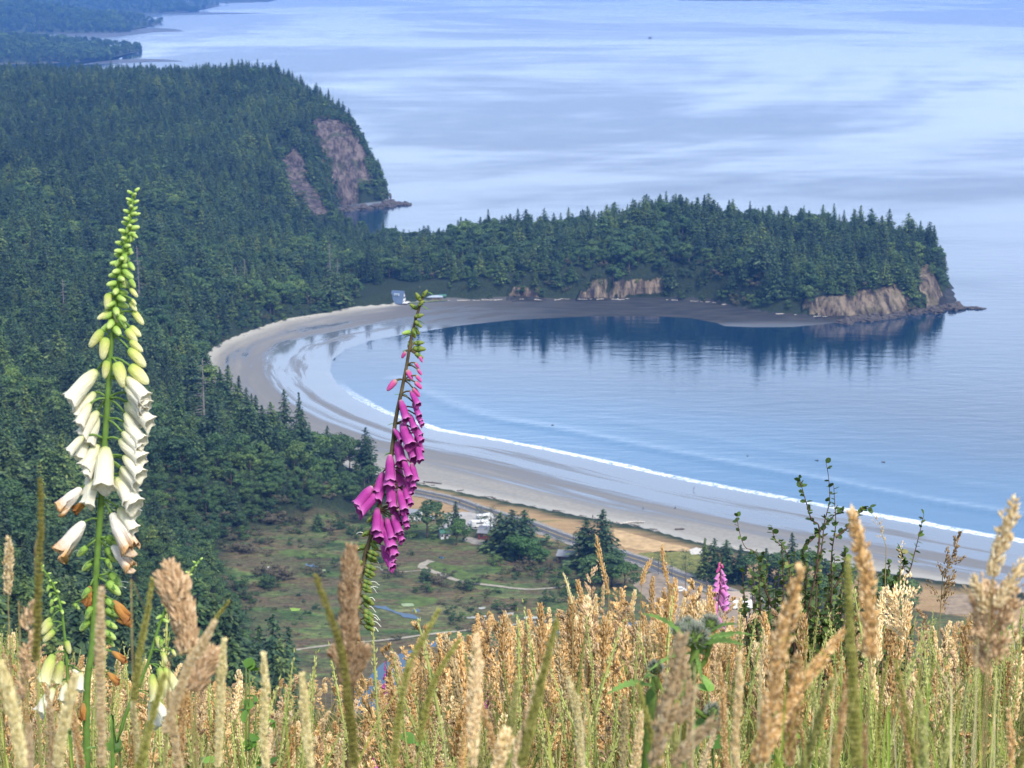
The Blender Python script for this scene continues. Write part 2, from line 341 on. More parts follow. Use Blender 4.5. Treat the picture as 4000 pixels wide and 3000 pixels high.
wm.L(wm.math('ADD', wm.math('MULTIPLY', foam, .6), wm.math('MULTIPLY', wm.maprange(sl, 0, 1, .03, .24), wm.maprange(wm.attr('bay'), 0, 1, 1.0, .3))), wm.b.inputs['Roughness'])
w1 = wm.noise(.11, 4, (.35, 1, 1), 'World', .6); w2 = wm.noise(.9, 3, (.6, 1, 1), 'World', .6)
hgt = wm.math('ADD', wm.math('MULTIPLY', w1, 1.0), wm.math('MULTIPLY', w2, .06))
bn = nd(wm.nt, 'ShaderNodeBump', Distance=.35); wm.L(hgt, bn.inputs['Height']); wm.L(bn.outputs[0], wm.b.inputs['Normal'])
bay = wm.attr('bay'); wm.L(wm.math('MULTIPLY', wm.maprange(sl, 0, 1, .3, 1.0), wm.maprange(bay, 0, 1, 1.0, .7)), bn.inputs['Strength'])
surf = (WY < 1160)*(1-sst(1040, 1150, WY))*(.75+.25*(vnoise(WX, WY, 40, 9) > .3))
tag(obj('sea', mesh('sea', np.stack([WX, WY, np.where(SWW > 12, -3, swell)], -1).reshape(-1, 3), grid_faces(len(wx), len(wy)), wm.m, True, {'sw': SWW, 'surf': surf, 'surf2': 1-sst(1000, 1250, WY), 'bay': (1-sst(1380, 1500, WY))*(1-sst(260, 420, WX))})), kind='structure')
# ------------------------------------------------------------------ plant generators
def rot_basis(n):
    a = rng.normal(size=(n, 3)); a /= np.linalg.norm(a, axis=1)[:, None]
    b = np.cross(a, rng.normal(size=(n, 3))); b /= np.linalg.norm(b, axis=1)[:, None]
    return a, b
def quads(C, A, B, la, lb):                   # leaf diamonds at C spanned by A (long), B
    la = np.broadcast_to(la, (len(C),))[:, None]; lb = np.broadcast_to(lb, (len(C),))[:, None]
    V = np.stack([C-A*la, C-B*lb, C+A*la, C+B*lb], 1).reshape(-1, 3)
    return V, np.arange(len(C)*4).reshape(-1, 4)
def conifer_crown(kind=0):
    C = []; A = []; La = []; N = 34; R = [.20, .17, .24, .15, .22][kind]
    lean = rng.normal(size=2)*.01
    for i in range(N):
        z = .10+.89*(i/(N-1))**.95; r = R*min(1, (1-z)**[.75, .9, .6, .7, .55][kind]*1.15)*rng.uniform(.72, 1.12)+.008
        if kind == 4 and z < .35: r *= .6
        nb = 9 if z < .8 else 6
        for k in range(nb):
            az = rng.uniform(0, 2*PI); rr = r*rng.uniform(.55, 1.2); d = np.array([math.cos(az), math.sin(az)])
            m = max(3, int(10*rr/R))
            for q in range(m):
                f = (q+rng.uniform(.1, 1))/m; sp = rr*.30*f**.5*rng.normal()
                p = d*rr*f+np.array([-d[1], d[0]])*sp*.9
                C.append((p[0]+lean[0]*z, p[1]+lean[1]*z, z-rr*f*.38+rr*f*f*.12+rng.normal()*.006))
                A.append((d[0]+rng.normal()*.45, d[1]+rng.normal()*.45, -.45+rng.normal()*.25)); La.append(.016+.22*rr*rng.uniform(.6, 1)*.6)
    C = np.array(C); A = np.array(A); A /= np.linalg.norm(A, axis=1)[:, None]
    B = np.cross(A, [0, 0, 1]+rng.normal(size=A.shape)*.5); B /= np.linalg.norm(B, axis=1)[:, None]
    La = np.array(La); return quads(C, A, B, La, La*.5)
def leafy_crown(kind=0, n=2200):
    lobes = []; nl = [11, 15, 8][kind]; wid = [.30, .24, .42][kind]
    for i in range(nl):
        a = rng.uniform(0, 2*PI); z = rng.uniform(.35, .88) if kind < 2 else rng.uniform(.25, .75)
        rr = wid*math.sqrt(rng.uniform(0, 1))*math.sin(PI*min(1, z))**.6
        lobes.append((rr*math.cos(a), rr*math.sin(a), z, rng.uniform(.10, .19)))
    C = []; Nn = []
    for i in range(n):
        x, y, z, r = lobes[rng.integers(nl)]; v = rng.normal(size=3); v /= np.linalg.norm(v)
        if v[2] < -.3 and rng.random() < .6: v[2] *= -1
        C.append(np.array((x, y, z))+v*r*rng.uniform(.75, 1.08)*np.array([1, 1, .8])); Nn.append(v)
    C = np.array(C); Nn = np.array(Nn)+rng.normal(size=(n, 3))*.45
    A = np.cross(Nn, rng.normal(size=(n, 3))); A /= np.linalg.norm(A, axis=1)[:, None]
    B = np.cross(Nn, A); B /= np.linalg.norm(B, axis=1)[:, None]
    s = rng.uniform(.016, .030, n); return quads(C, A, B, s, s*.75)
def trunk_mesh(name, top, r0, mat, limbs=0):
    mb = MB(); tube(mb, spline([(0, 0, -.04), (.004, .003, top*.5), (0, 0, top)], 6), np.linspace(r0, r0*.15, 6), 6)
    for i in range(limbs):
        z = rng.uniform(.25, .6)*top/.9; a = rng.uniform(0, 2*PI); L = rng.uniform(.12, .24)
        tube(mb, [(0, 0, z), (L*.5*math.cos(a), L*.5*math.sin(a), z+L*.5), (L*math.cos(a), L*math.sin(a), z+L*1.0)], [r0*.5, r0*.3, r0*.1], 4)
    return mb.mesh(name, mat)
bark = simple('bark', (.13, .10, .08), .9, .1, .35, 30); bleached = simple('bleached_bark', (.20, .18, .17), .9, .1, .3, 20)
needles = leafmat('needles', [(0, (.022, .046, .024)), (.5, (.045, .084, .040)), (1, (.088, .130, .055))], [(0, (.6, .68, .75)), (.25, (1.1, 1.05, .95)), (.5, (.85, 1.0, .95)), (.72, (1.6, 1.5, .95)), (.86, (.75, .85, .9)), (1., (2.3, 1.9, 1.15))], .6, .25, .1, .009)
leaves = leafmat('leaves', [(0, (.030, .066, .026)), (.5, (.054, .108, .038)), (1, (.095, .158, .055))], [(0, (.7, .8, .8)), (.4, (1.0, 1., 1.)), (.6, (1.35, 1.2, .9)), (.8, (.8, .95, .9)), (1., (1.8, 1.5, 1.1))], .6, .3, .2, .02)
brightleaf = leafmat('bright_leaves', [(0, (.035, .095, .022)), (1, (.075, .16, .04))], None, .6, .3, .2)
greyleaf = leafmat('grey_twigs', [(0, (.06, .065, .035)), (.5, (.115, .105, .070)), (1, (.17, .15, .11))], [(0, (.6, .75, .55)), (.5, (1, 1, .9)), (1, (1.15, 1.05, 1.05))], .8, .1, .1)
CON = []; BRO = []; BUSH = []
for k in range(5):
    V, Fc = conifer_crown(k); CON.append((mesh('conifer_crown', V, Fc, needles), trunk_mesh('conifer_trunk', .93, .012, bark)))
for k in range(2):
    V, Fc = leafy_crown(k); BRO.append((mesh('leafy_crown', V, Fc, leaves), trunk_mesh('leafy_trunk', .8, .022, bark, 5)))
V, Fc = leafy_crown(2, 1500); BUSH.append((mesh('shrub_crown', V, Fc, leaves), trunk_mesh('shrub_stems', .6, .02, bark, 4)))
V, Fc = leafy_crown(2, 1500); BUSH.append((mesh('bare_shrub_crown', V, Fc, greyleaf), trunk_mesh('shrub_stems', .6, .02, bleached, 6)))
V, Fc = leafy_crown(0, 2400); BRIGHT = (mesh('bright_crown', V, Fc, brightleaf), trunk_mesh('leafy_trunk', .8, .022, bark, 5))
# snag
mb = MB(); tube(mb, spline([(0, 0, -.03), (.01, 0, .5), (0, .01, 1)], 6), np.linspace(.014, .003, 6), 6)
for i in range(26):
    z = rng.uniform(.3, .97); a = rng.uniform(0, 2*PI); L = .16*(1.1-z)+.02
    tube(mb, [(0, 0, z), (L*math.cos(a), L*math.sin(a), z+rng.uniform(-.3, .3)*L)], [.004, .0015], 4)
SNAG = mb.mesh('snag', bleached)
def wispy():                                   # open wind-shaped pine
    C = []; 
    for i in range(9):
        z = rng.uniform(.5, .98); a = rng.uniform(0, 2*PI); r = rng.uniform(.05, .30)*(1.25-z)
        c = np.array((r*math.cos(a), r*math.sin(a), z))
        C += [c+rng.normal(size=3)*(.07, .07, .022) for _ in range(70)]
    C = np.array(C); A, B = rot_basis(len(C)); A[:, 2] *= .4; B[:, 2] *= .4
    return quads(C, A, B, .022, .010)
V, Fc = wispy(); WISP = (mesh('open_crown', V, Fc, needles), trunk_mesh('pine_trunk', .95, .012, bark, 9))
def plant_tree(name, pair, x, y, z, h, w, label, cat='tree', group=None, rz=None):
    r = empty(name, (x, y, z), rng.uniform(0, 6.28) if rz is None else rz, (w, w, h))
    tag(r, label, cat, group)
    if isinstance(pair, tuple):
        obj('crown', pair[0], r); obj('trunk', pair[1], r)
    else: obj('trunk', pair, r)
    return r
# ------------------------------------------------------------------ far hills
def far_hill(name, shore, sky, depth, canopy):
    ps = np.linspace(shore[0][0], shore[-1][0], 90)
    sy = np.interp(ps, [a for a, b in shore], [b for a, b in shore]); ky = np.interp(ps, [a for a, b in sky], [b for a, b in sky])
    S = W(ps, sy, 0); D1 = S[:, 1]+depth*sst(0, .25, (ps[-1]-ps)/(ps[-1]-ps[0])+.06)
    a, b, c = ray(ps, ky); t = D1/b; rz = np.maximum(HC+c*t-canopy, 3); rx = a*t
    rows = []
    for u in np.linspace(0, 1, 16): 
        f = math.sin(u*PI/2)**.75; rows.append(np.stack([S[:, 0]+(rx-S[:, 0])*u, S[:, 1]+(D1-S[:, 1])*u, -1+(rz+1)*f+(vnoise(ps, ps*0+u*300, 22, 4)-.5)*5*f], -1))
    for u in np.linspace(.15, 1, 8): rows.append(np.stack([rx, D1+depth*1.5*u, rz*(1-u**2)-2*u], -1))
    R = np.array(rows); tag(obj(name, mesh(name, R.reshape(-1, 3), grid_faces(90, len(rows)), farmat, True)), kind='structure')
    return R
fm = M('far_ground', .95, .1); nn = fm.noise(.02, 6, None, 'World', .7); zz = nd(fm.nt, 'ShaderNodeSeparateXYZ'); fm.L(fm.geo.outputs['Position'], zz.inputs[0])
bl = fm.maprange(fm.math('ADD', zz.outputs[2], fm.math('MULTIPLY', nn, 14)), 7, 10)
fm.col(fm.mix(bl, fm.ramp(nn, [(.35, (.04, .05, .04)), (.6, (.15, .13, .11))]), fm.ramp(nn, [(.3, (.025, .035, .02)), (.7, (.05, .07, .035))]))); farmat = fm.m
HILLS = [far_hill('near_headland', [(-500, 255), (0, 250), (250, 245), (430, 237)], [(-500, 120), (0, 137), (120, 150), (250, 172), (350, 186), (410, 205), (432, 236)], 330, 14),
         far_hill('middle_headland', [(-700, 132), (0, 130), (300, 131), (508, 124)], [(-700, -20), (0, 2), (150, 10), (250, 38), (400, 50), (450, 64), (490, 95), (508, 123)], 500, 14),
         far_hill('far_headland', [(-300, 56), (400, 55), (600, 54), (768, 45)], [(-300, -60), (300, -35), (560, -20), (650, 0), (710, 10), (745, 26), (768, 44)], 700, 14),
         far_hill('pale_shore', [(740, 15), (900, 14), (1045, 9)], [(740, -6), (850, 0), (950, 1), (1045, 8)], 500, 4),
         far_hill('distant_hills', [(2650, 3), (2900, 5), (3200, 1)], [(2650, 1), (2780, -6), (3000, -8), (3200, 0)], 600, 4)]
mudm = simple('mud_flat', (.055, .055, .055), .5, .4, .3, .01)
def sheet(name, pl, z, mat, kind='structure', px=True):
    pts = np.array([W(a, b, z) for a, b in pl]) if px else np.array(pl)
    me = mesh(name, np.c_[pts, np.full(len(pts), z)], [list(range(len(pts)))], mat); return tag(obj(name, me), kind=kind)
sheet('tidal_flat', [(380, 241), (460, 233), (560, 229), (650, 232), (720, 240), (600, 241), (480, 246), (300, 254)], .25, mudm)
sheet('tidal_flat', [(470, 127), (520, 112), (600, 108), (690, 114), (720, 122), (600, 126), (470, 142), (380, 150), (100, 152), (0, 140), (300, 131)], .25, mudm)
sheet('tidal_flat', [(700, 53), (780, 47), (900, 49), (1060, 52), (900, 55), (760, 58), (640, 58)], .25, mudm)
# ------------------------------------------------------------------ forest
def scatter(x0, x1, y0, y1, s):
    X, Y = np.meshgrid(np.arange(x0, x1, s), np.arange(y0, y1, s)); X = X.ravel(); Y = Y.ravel()
    return X+rng.uniform(-.5, .5, len(X))*s*.95, Y+rng.uniform(-.5, .5, len(Y))*s*.95
_a = scatter(-800, 420, 250, 1450, 8.0); _b = scatter(-800, 420, 1450, 3050, 7.2); tx, ty = np.r_[_a[0], _b[0]], np.r_[_a[1], _b[1]]
keep = (abs(tx) < ty*.29+30); tx, ty = tx[keep], ty[keep]
tz, tsw, tsb, tsm = ground(tx, ty, True)
dens = 1-sst(1500, 2600, ty)*.45
ok = (tsb > np.where(ty > 1750, 1, 3)) & (tsm < -2) & (rng.random(len(tx)) < dens*.95)
ok &= ~in_cliff(tx, ty, tz+10, 2) & ~in_cliff(tx, ty, tz+3, 4) & ~in_cliff(tx, ty, tz+16, -6)
ppx, ppy = proj(tx, ty, tz+12)
ok &= ~((ty < 560) & (ppx > 1150)) & ~((ppx > 1540) & (ty < 1100))
ok &= ~((ppx > 1410) & (ppx < 1745) & (ty > 1360) & (ty < 1414))    # lawn round the cabins
tx, ty, tz, tsb, tsm, ppx, ppy = [q[ok] for q in (tx, ty, tz, tsb, tsm, ppx, ppy)]
n = len(tx)
patch = vnoise(tx, ty, 60, 8); low = (tsb < 26) | (tsm > -45)
bro = (rng.random(n) < np.where(low & (ty < 900) & (tsm > -60), .75, np.where(low, .2, .07))) | ((patch > .66) & (ty < 1750) & (rng.random(n) < .6))
th = np.where(bro, rng.uniform(9, 17, n), rng.uniform(12, 23, n)*rng.choice([1, 1, 1.3, .65, .85], n))
th = np.where((tsm > -40) & (ty < 900), th*.55, th)
th = np.where(ty > 1300, th*np.interp(ty, [1300, 1450, 2000], [1., .88, .74]), th); th = np.where((ppx > 1290) & (ppx < 1760) & (ty > 1450), th*.8, th)
tw = th*rng.uniform(.95, 1.45, n)*np.where(bro, 1.15, np.where(ty < 1400, 1.05, 1.15))
tv = np.where(bro, 5+rng.integers(0, 2, n), rng.choice([0, 1, 2, 3, 4], n, p=[.3, .15, .25, .15, .15]))
# what shows: paint the trees into a coarse depth picture front to back
order = np.argsort(ty); BW, BH = 1000, 750; cov = np.zeros((BH, BW), bool); vis = np.zeros(n)
for i in order:
    a, b0 = proj(tx[i], ty[i], tz[i]+th[i]*.1); _, b1 = proj(tx[i], ty[i], tz[i]+th[i]); hw = F*tw[i]*.15/ty[i]
    r0, r1 = int(b1/4), int(b0/4); c0, c1 = int((a-hw)/4), int((a+hw)/4)+1
    if c1 <= 0 or c0 >= BW or r1 <= 0 or r0 >= 600: continue
    for r in range(max(r0, 0), min(r1, BH-1)+1):
        f = (r-r0+1)/(r1-r0+1); w = (c1-c0)*.5*f; m0, m1 = max(int((c0+c1)/2-w), 0), min(int((c0+c1)/2+w)+1, BW)
        if m1 > m0:
            sl_ = cov[r, m0:m1]; 
            if r < 590: vis[i] += (~sl_).sum()
            sl_[:] = True
def region(i):
    a, b, y = ppx[i], ppy[i], ty[i]
    if y > 1800: return 'crowded on the steep cape above the rock cliff', 'cape'
    if a > 1500 and y > 1250: return ('on the wooded headland across the bay', 'headland') if a < 2900 else ('near the tip of the wooded headland', 'headland tip')
    if a > 1150 and y > 1250: return 'on the low neck behind the beach cabin', 'neck'
    if b > 2050: return 'on the near slope at the lower left', 'near slope'
    if b > 1600 and a > 800: return 'between the beach and the marsh', 'shore wood'
    if b > 1250: return 'on the dark hillside left of the sandy beach', 'hillside'
    if b > 850: return 'halfway up the forested hillside on the left', 'middle slope'
    return 'high on the forested ridge at the left', 'ridge'
indiv = []
for isb, nm, cat, adj, gp, src in ((False, 'conifer_tree', 'conifer', 'dark green pointed conifer', 'conifers', CON), (True, 'leafy_tree', 'tree', 'rounded mid green leafy tree', 'leafy trees', BRO)):
    idx = np.where(bro == isb)[0]; idx = idx[np.argsort(-vis[idx])][:290]; indiv += list(idx)
    for i in idx:
        if vis[i] <= 2: continue
        rg, g2 = region(i)
        plant_tree(nm, src[tv[i]-(5 if isb else 0)], tx[i], ty[i], tz[i]-.3, th[i], tw[i], f'{adj} {rg}', cat, f'{gp} of the {g2}')
rest = np.ones(n, bool); rest[indiv] = False
ux, uy = scatter(-500, 400, 500, 1640, 6.0); uz, usw, usb, usm = ground(ux, uy, True)
uk = (((usb > -.5) & (usb < np.where(uy > 1300, 30, 16))) | ((usm > -60) & (uy < 1000) & (usb > 0))) & (usm < -1) & ~((proj(ux, uy, uz)[0] > 1400) & (proj(ux, uy, uz)[0] < 1750) & (uy > 1250) & (uy < 1412)) & ~((uy < 560) & (ux > -70)) & ~in_cliff(ux, uy, uz+3, 4) & (uy > 620) & ((uy > 1130) | (proj(ux, uy, uz)[0] < 1330))
ux, uy, uz = ux[uk], uy[uk], uz[uk]; _v = scatter(-185, -70, 1780, 2120, 4.2); _z, _w2, _b2, _m2 = ground(_v[0], _v[1], True); _k = (_b2 > .5) & ~in_cliff(_v[0], _v[1], _z+2, 1); ux, uy, uz = np.r_[ux, _v[0][_k]], np.r_[uy, _v[1][_k]], np.r_[uz, _z[_k]]; uh = rng.uniform(3.5, 8.5, len(ux)); uw = uh*rng.uniform(1.0, 1.6, len(ux)); uv = np.where(rng.random(len(ux)) < .15, 8, 7)
mx_, my_ = scatter(-260, 330, 560, 1000, 4.4); mzz, msw, msb, msm = ground(mx_, my_, True); mpx, mpy = proj(mx_, my_, mzz)
mk = (msm > 1) & (msb > 46) & (mpx > 500) & (mpx < 3300) & (rng.random(len(mx_)) < np.clip((vnoise(mx_, my_, 26, 12)-.35)*1.3, .04, .6))
trk = np.array([(1685, 2192), (1648, 2214), (1680, 2230), (1762, 2260), (1850, 2280), (1950, 2290), (2078, 2305), (2170, 2297)]); rdp = np.array([(1560, 1905), (1762, 1953), (2078, 2054), (2330, 2138), (2585, 2225), (2870, 2325), (3300, 2470)]); crk = np.array([(1370, 2800), (1442, 2645), (1551, 2560), (1718, 2500)]); pnd = np.array([(1454, 2367), (1550, 2390), (1640, 2414)])
for pl_, wd_ in ((trk, 13), (rdp, 26), (crk, 42), (pnd, 16)):
    for i in range(len(pl_)-1):
        e = pl_[i+1]-pl_[i]; t_ = np.clip(((mpx-pl_[i][0])*e[0]+(mpy-pl_[i][1])*e[1])/(e@e), 0, 1); mk &= np.hypot(mpx-pl_[i][0]-t_*e[0], mpy-pl_[i][1]-t_*e[1]) > wd_
mk &= ~((mpx > 1660) & (mpx < 2000) & (mpy > 1990) & (mpy < 2110)) & ~((mpx > 2430) & (mpy > 2180))
mx_, my_, mzz = mx_[mk], my_[mk], mzz[mk]; mh = rng.uniform(.5, 1.9, len(mx_))*rng.choice([1, 1, 1.8], len(mx_)); mw = mh*rng.uniform(1.4, 2.8, len(mx_)); mv = np.where(rng.random(len(mx_)) < .4, 7, 8)
# far hill trees
fx, fy, fz = [], [], []
for R, num in zip(HILLS[:3], (1800, 2400, 1300)):
    r = rng.uniform(.35, 21.9, num)**1.0; c = rng.uniform(0, 88.9, num); i = r.astype(int); j = c.astype(int)
    q = R[i, j]*((1-(r-i))*(1-(c-j)))[:, None]+R[i+1, j]*((r-i)*(1-(c-j)))[:, None]+R[i, j+1]*((1-(r-i))*(c-j))[:, None]+R[i+1, j+1]*((r-i)*(c-j))[:, None]
    fx.append(q[:, 0]); fy.append(q[:, 1]); fz.append(q[:, 2])
fx, fy, fz = map(np.concatenate, (fx, fy, fz)); fh = rng.uniform(14, 24, len(fx)); fv = rng.choice([0, 2, 4, 5, 6], len(fx))
def make_stuff(name, pos, rot, scl, var, variants, tilt=None):
    me = mesh(name, pos, []); a = me.attributes.new('var', 'INT', 'POINT'); a.data.foreach_set('value', var.astype(np.int32))
    a = me.attributes.new('rot', 'FLOAT_VECTOR', 'POINT'); a.data.foreach_set('vector', rot.astype(np.float32).ravel())
    a = me.attributes.new('scl', 'FLOAT_VECTOR', 'POINT'); a.data.foreach_set('vector', scl.astype(np.float32).ravel())
    o = obj(name, me); g = bpy.data.node_groups.new(name, 'GeometryNodeTree')
    g.interface.new_socket('Geometry', in_out='INPUT', socket_type='NodeSocketGeometry'); g.interface.new_socket('Geometry', in_out='OUTPUT', socket_type='NodeSocketGeometry')
    gi = g.nodes.new('NodeGroupInput'); go = g.nodes.new('NodeGroupOutput'); jn = g.nodes.new('GeometryNodeJoinGeometry')
    def na(n_, t): q = g.nodes.new('GeometryNodeInputNamedAttribute'); q.data_type = t; q.inputs[0].default_value = n_; return q.outputs['Attribute']
    av, ar, as_ = na('var', 'INT'), na('rot', 'FLOAT_VECTOR'), na('scl', 'FLOAT_VECTOR')
    for k, obs in enumerate(variants):
        cm = g.nodes.new('FunctionNodeCompare'); cm.data_type = 'INT'; cm.operation = 'EQUAL'
        ii = [s for s in cm.inputs if s.type == 'INT']; g.links.new(av, ii[0]); ii[1].default_value = k
        for ob in obs:
            ip = g.nodes.new('GeometryNodeInstanceOnPoints'); oi = g.nodes.new('GeometryNodeObjectInfo'); oi.transform_space = 'ORIGINAL'
            oi.inputs['Object'].default_value = ob; oi.inputs['As Instance'].default_value = True
            g.links.new(gi.outputs[0], ip.inputs['Points']); g.links.new(cm.outputs[0], ip.inputs['Selection'])
            g.links.new(oi.outputs['Geometry'], ip.inputs['Instance']); g.links.new(ar, ip.inputs['Rotation']); g.links.new(as_, ip.inputs['Scale'])
            g.links.new(ip.outputs[0], jn.inputs[0])
    g.links.new(jn.outputs[0], go.inputs[0]); md = o.modifiers.new('scatter', 'NODES'); md.node_group = g
    return o
def find_src(me): return next(o for o in bpy.data.objects if o.data == me)
srcs = [[find_src(c[0])] for c in CON]+[[find_src(b[0])] for b in BRO]; fsrc = []
# ------------------------------------------------------------------ shrubs on the marsh, trees by the road
def at_px(px, base, top, zg=3.0):
    x, y = W(px, base, zg); a, b, c = ray(px, top); return x, y, zg, HC+c*(y/b)-zg
cat_list = [  # px, base, top, width factor, kind, label
    (1668, 2102, 1950, 1.1, 'bro', 'round dark leafy tree just right of the purple foxglove, by the gravel lot'),
    (1780, 2085, 1955, .9, 'con', 'slim dark conifer between the round tree and the gravel lot'),
    (1783, 2128, 2020, 1.0, 'bro', 'leafy tree in front of the slim conifer beside the shed'),
    (1880, 2085, 1978, 1.3, 'wisp', 'open wispy pine in front of the white parked trailers'),
    (1915, 2112, 1972, 1.0, 'wisp', 'tall thin pine standing beside the red walled house'),
    (1955, 2150, 2000, 1.25, 'con', 'leftmost of the three big conifers beside the road bend'),
    (2003, 2165, 1988, 1.25, 'con', 'tallest middle one of three big conifers beside the road'),
    (2050, 2150, 1990, 1.3, 'con', 'right one of three big conifers beside the road'),
    (2030, 2192, 2085, 1.5, 'bright', 'bright green round tree in front of the three conifers'),
    (2108, 2197, 2125, 1.4, 'bright', 'smaller bright green tree right of the bigger bright one'),
    (2135, 2130, 2085, 2.2, 'bush', 'wide dark bush beside the road edge'),
    (2180, 2150, 2095, 1.8, 'wisp', 'spreading dark pine above the brown cabin'),
    (2290, 2215, 2018, 1.1, 'con', 'broad conifer left of the tallest roadside conifer'),
    (2355, 2235, 1990, .95, 'con', 'tallest pointed conifer beside the road in front of the dry field'),
    (2390, 2290, 2160, 1.3, 'bro', 'bluish leafy tree below the tallest roadside conifer'),
    (2440, 2300, 2190, 1.3, 'bro', 'leafy tree right of the bluish one below the conifer'),
    (2320, 2290, 2170, 1.3, 'bro', 'leafy tree left of the bluish one above the grass heads'),
    (2572, 2245, 2150, 1.2, 'wisp', 'open pine standing before the railway at the dry field'),
    (2625, 2250, 2180, 1.2, 'wisp', 'small open pine in the green field beyond the road'),
    (2677, 2312, 2137, .8, 'wisp', 'very thin bare stemmed pine crossing the road line'),
    (2749, 2262, 2100, .85, 'con', 'pointed conifer at the left end of the dark shore grove'),
    (2790, 2262, 2100, .8, 'con', 'second pointed conifer of the dark shore grove'),
    (2838, 2270, 2108, 1.1, 'con', 'bushy conifer of the shore grove behind the pale foxglove'),
    (2890, 2275, 2125, 1.1, 'con', 'conifer of the shore grove left of the leafy shrub'),
    (2940, 2285, 2150, 1.2, 'bro', 'dark leafy tree of the shore grove behind the shrub'),
    (2990, 2290, 2140, 1.1, 'con', 'conifer of the shore grove behind the shrub twigs'),
    (3090, 2290, 2078, .8, 'con', 'tall conifer poking up behind the shrub'),
    (3040, 2300, 2160, 1.2, 'bro', 'leafy shore tree right behind the shrub'),
    (3150, 2310, 2150, 1.2, 'bro', 'leafy shore tree behind the right part of the shrub'),
    (3220, 2330, 2180, 1.2, 'con', 'conifer behind the orange grass head'),
    (3290, 2330, 2200, 1.3, 'bro', 'leafy tree behind the tall orange grass head'),
    (3480, 2380, 2250, 1.3, 'bro', 'leafy tree behind the open brown panicle'),
    (3560, 2400, 2260, 1.3, 'bro', 'dark tree at the right beach edge'),
    (3200, 2400, 2260, 1.6, 'bro', 'big leafy tree behind the middle of the shrub'),
    (3400, 2420, 2270, 1.6, 'bro', 'big leafy tree right of the orange grass head'),
    (3845, 2370, 2290, 1.4, 'con', 'small dark conifer at the right end of the beach'),
    (1245, 2072, 2000, 1.1, 'con', 'lone small conifer at the back of the marsh'),
    (1600, 2095, 2040, 2.0, 'bush', 'dark bush below the round tree by the gravel lot'),
    (1540, 2090, 2000, 1.5, 'bro', 'leafy tree hidden behind the purple foxglove'),
    (1450, 2040, 1930, 1.3, 'bro', 'leafy tree left of the purple foxglove at the marsh edge'),
    (1700, 2100, 2050, 2.0, 'bush', 'low dark bush in front of the round tree'),
    (905, 2580, 2310, .85, 'con', 'nearest dark conifer on the lower left slope'),
    (840, 2600, 2330, .9, 'con', 'dark conifer left of the nearest one on the lower slope'),
    (770, 2560, 2255, .8, 'con', 'tall dark conifer behind the brown plume grass'),
    (690, 2600, 2400, .9, 'con', 'dark conifer low behind the small pale foxglove'),
]
for px, b, t, wf, kd, lab in cat_list:
    if b > 2500:
        D = 430.; q = P(px, b, D); x, y = q[0], q[1]; zg = float(ground(x, y)); tp = P(px, t, D)[2]; h = max(tp-zg, 12)
    else: x, y, zg, h = at_px(px, b, t)
    pair = {'con': CON[rng.integers(0, 5)], 'bro': BRO[rng.integers(0, 2)], 'bush': BUSH[0], 'bright': BRIGHT, 'wisp': WISP}[kd]
    nm = {'con': 'conifer_tree', 'bro': 'leafy_tree', 'bush': 'bush', 'bright': 'leafy_tree', 'wisp': 'pine_tree'}[kd]
    plant_tree(nm, pair, x, y, zg-.2, h, h*wf*{'con': 1.5, 'bush': 1.0, 'bro': 1.25, 'bright': 1.25}.get(kd, 1.0), lab, {'con': 'conifer', 'bush': 'bush', 'wisp': 'pine'}.get(kd, 'tree'))
snags = [(960, 1190, 1010, 1330), (925, 1210, 1040, 1330), (540, 1060, 960, 1190), (1290, 1120, 950, 1400), (795, 1640, 1400, 900), (1320, 1150, 1010, 1400), (250, 1180, 1090, 1100)]
for px, b, t, D in snags:
    q = P(px, b, D); g = float(ground(q[0], q[1])); top = P(px, t, D)[2]
    plant_tree('dead_tree', SNAG, q[0], q[1], g, max(top-g, 20), max(top-g, 20), 'bleached bare dead tree sticking out of the forested hillside', 'dead tree', 'bare dead trees in the forest')
# marsh bushes
bx = []; 
clus = [(1540, 2250, 60, 'g'), (1680, 2260, 90, 'b'), (1710, 2270, 80, 'g'), (1790, 2290, 100, 'g'), (1840, 2300, 60, 'b'), (2020, 2230, 60, 'g'), (2060, 2220, 90, 'g'), (2085, 2210, 60, 'b'), (2120, 2230, 50, 'g'), (2090, 2260, 60, 'b'), (2180, 2250, 60, 'b'), (2260, 2310, 60, 'b'), (2100, 2350, 90, 'b'), (2190, 2340, 60, 'b'), (2300, 2380, 60, 'b'), (1920, 2200, 70, 'b'), (1650, 2320, 80, 'b'),
        (1000, 2060, 80, 'g'), (1060, 2045, 50, 'g'), (900, 2110, 70, 'g'), (960, 2100, 60, 'b'), (1120, 2055, 60, 'g'), (1180, 2040, 50, 'g'), (1290, 2080, 60, 'g'), (1340, 2060, 70, 'b'), (1400, 2080, 60, 'b'), (860, 2130, 90, 'g'), (940, 2150, 50, 'g'), (1020, 2240, 60, 'g'), (1080, 2260, 70, 'g'), (1000, 2290, 80, 'b'), (900, 2300, 90, 'b'), (830, 2250, 90, 'b'), (1050, 2310, 60, 'b'), (960, 2350, 80, 'b'), (880, 2380, 80, 'b'), (1250, 2250, 50, 'g'), (1560, 2130, 70, 'b'), (1480, 2110, 80, 'b'), (1980, 2190, 60, 'b'), (2210, 2300, 70, 'b'), (1790, 2430, 50, 'b'), (2330, 2330, 60, 'b')]
k = 0
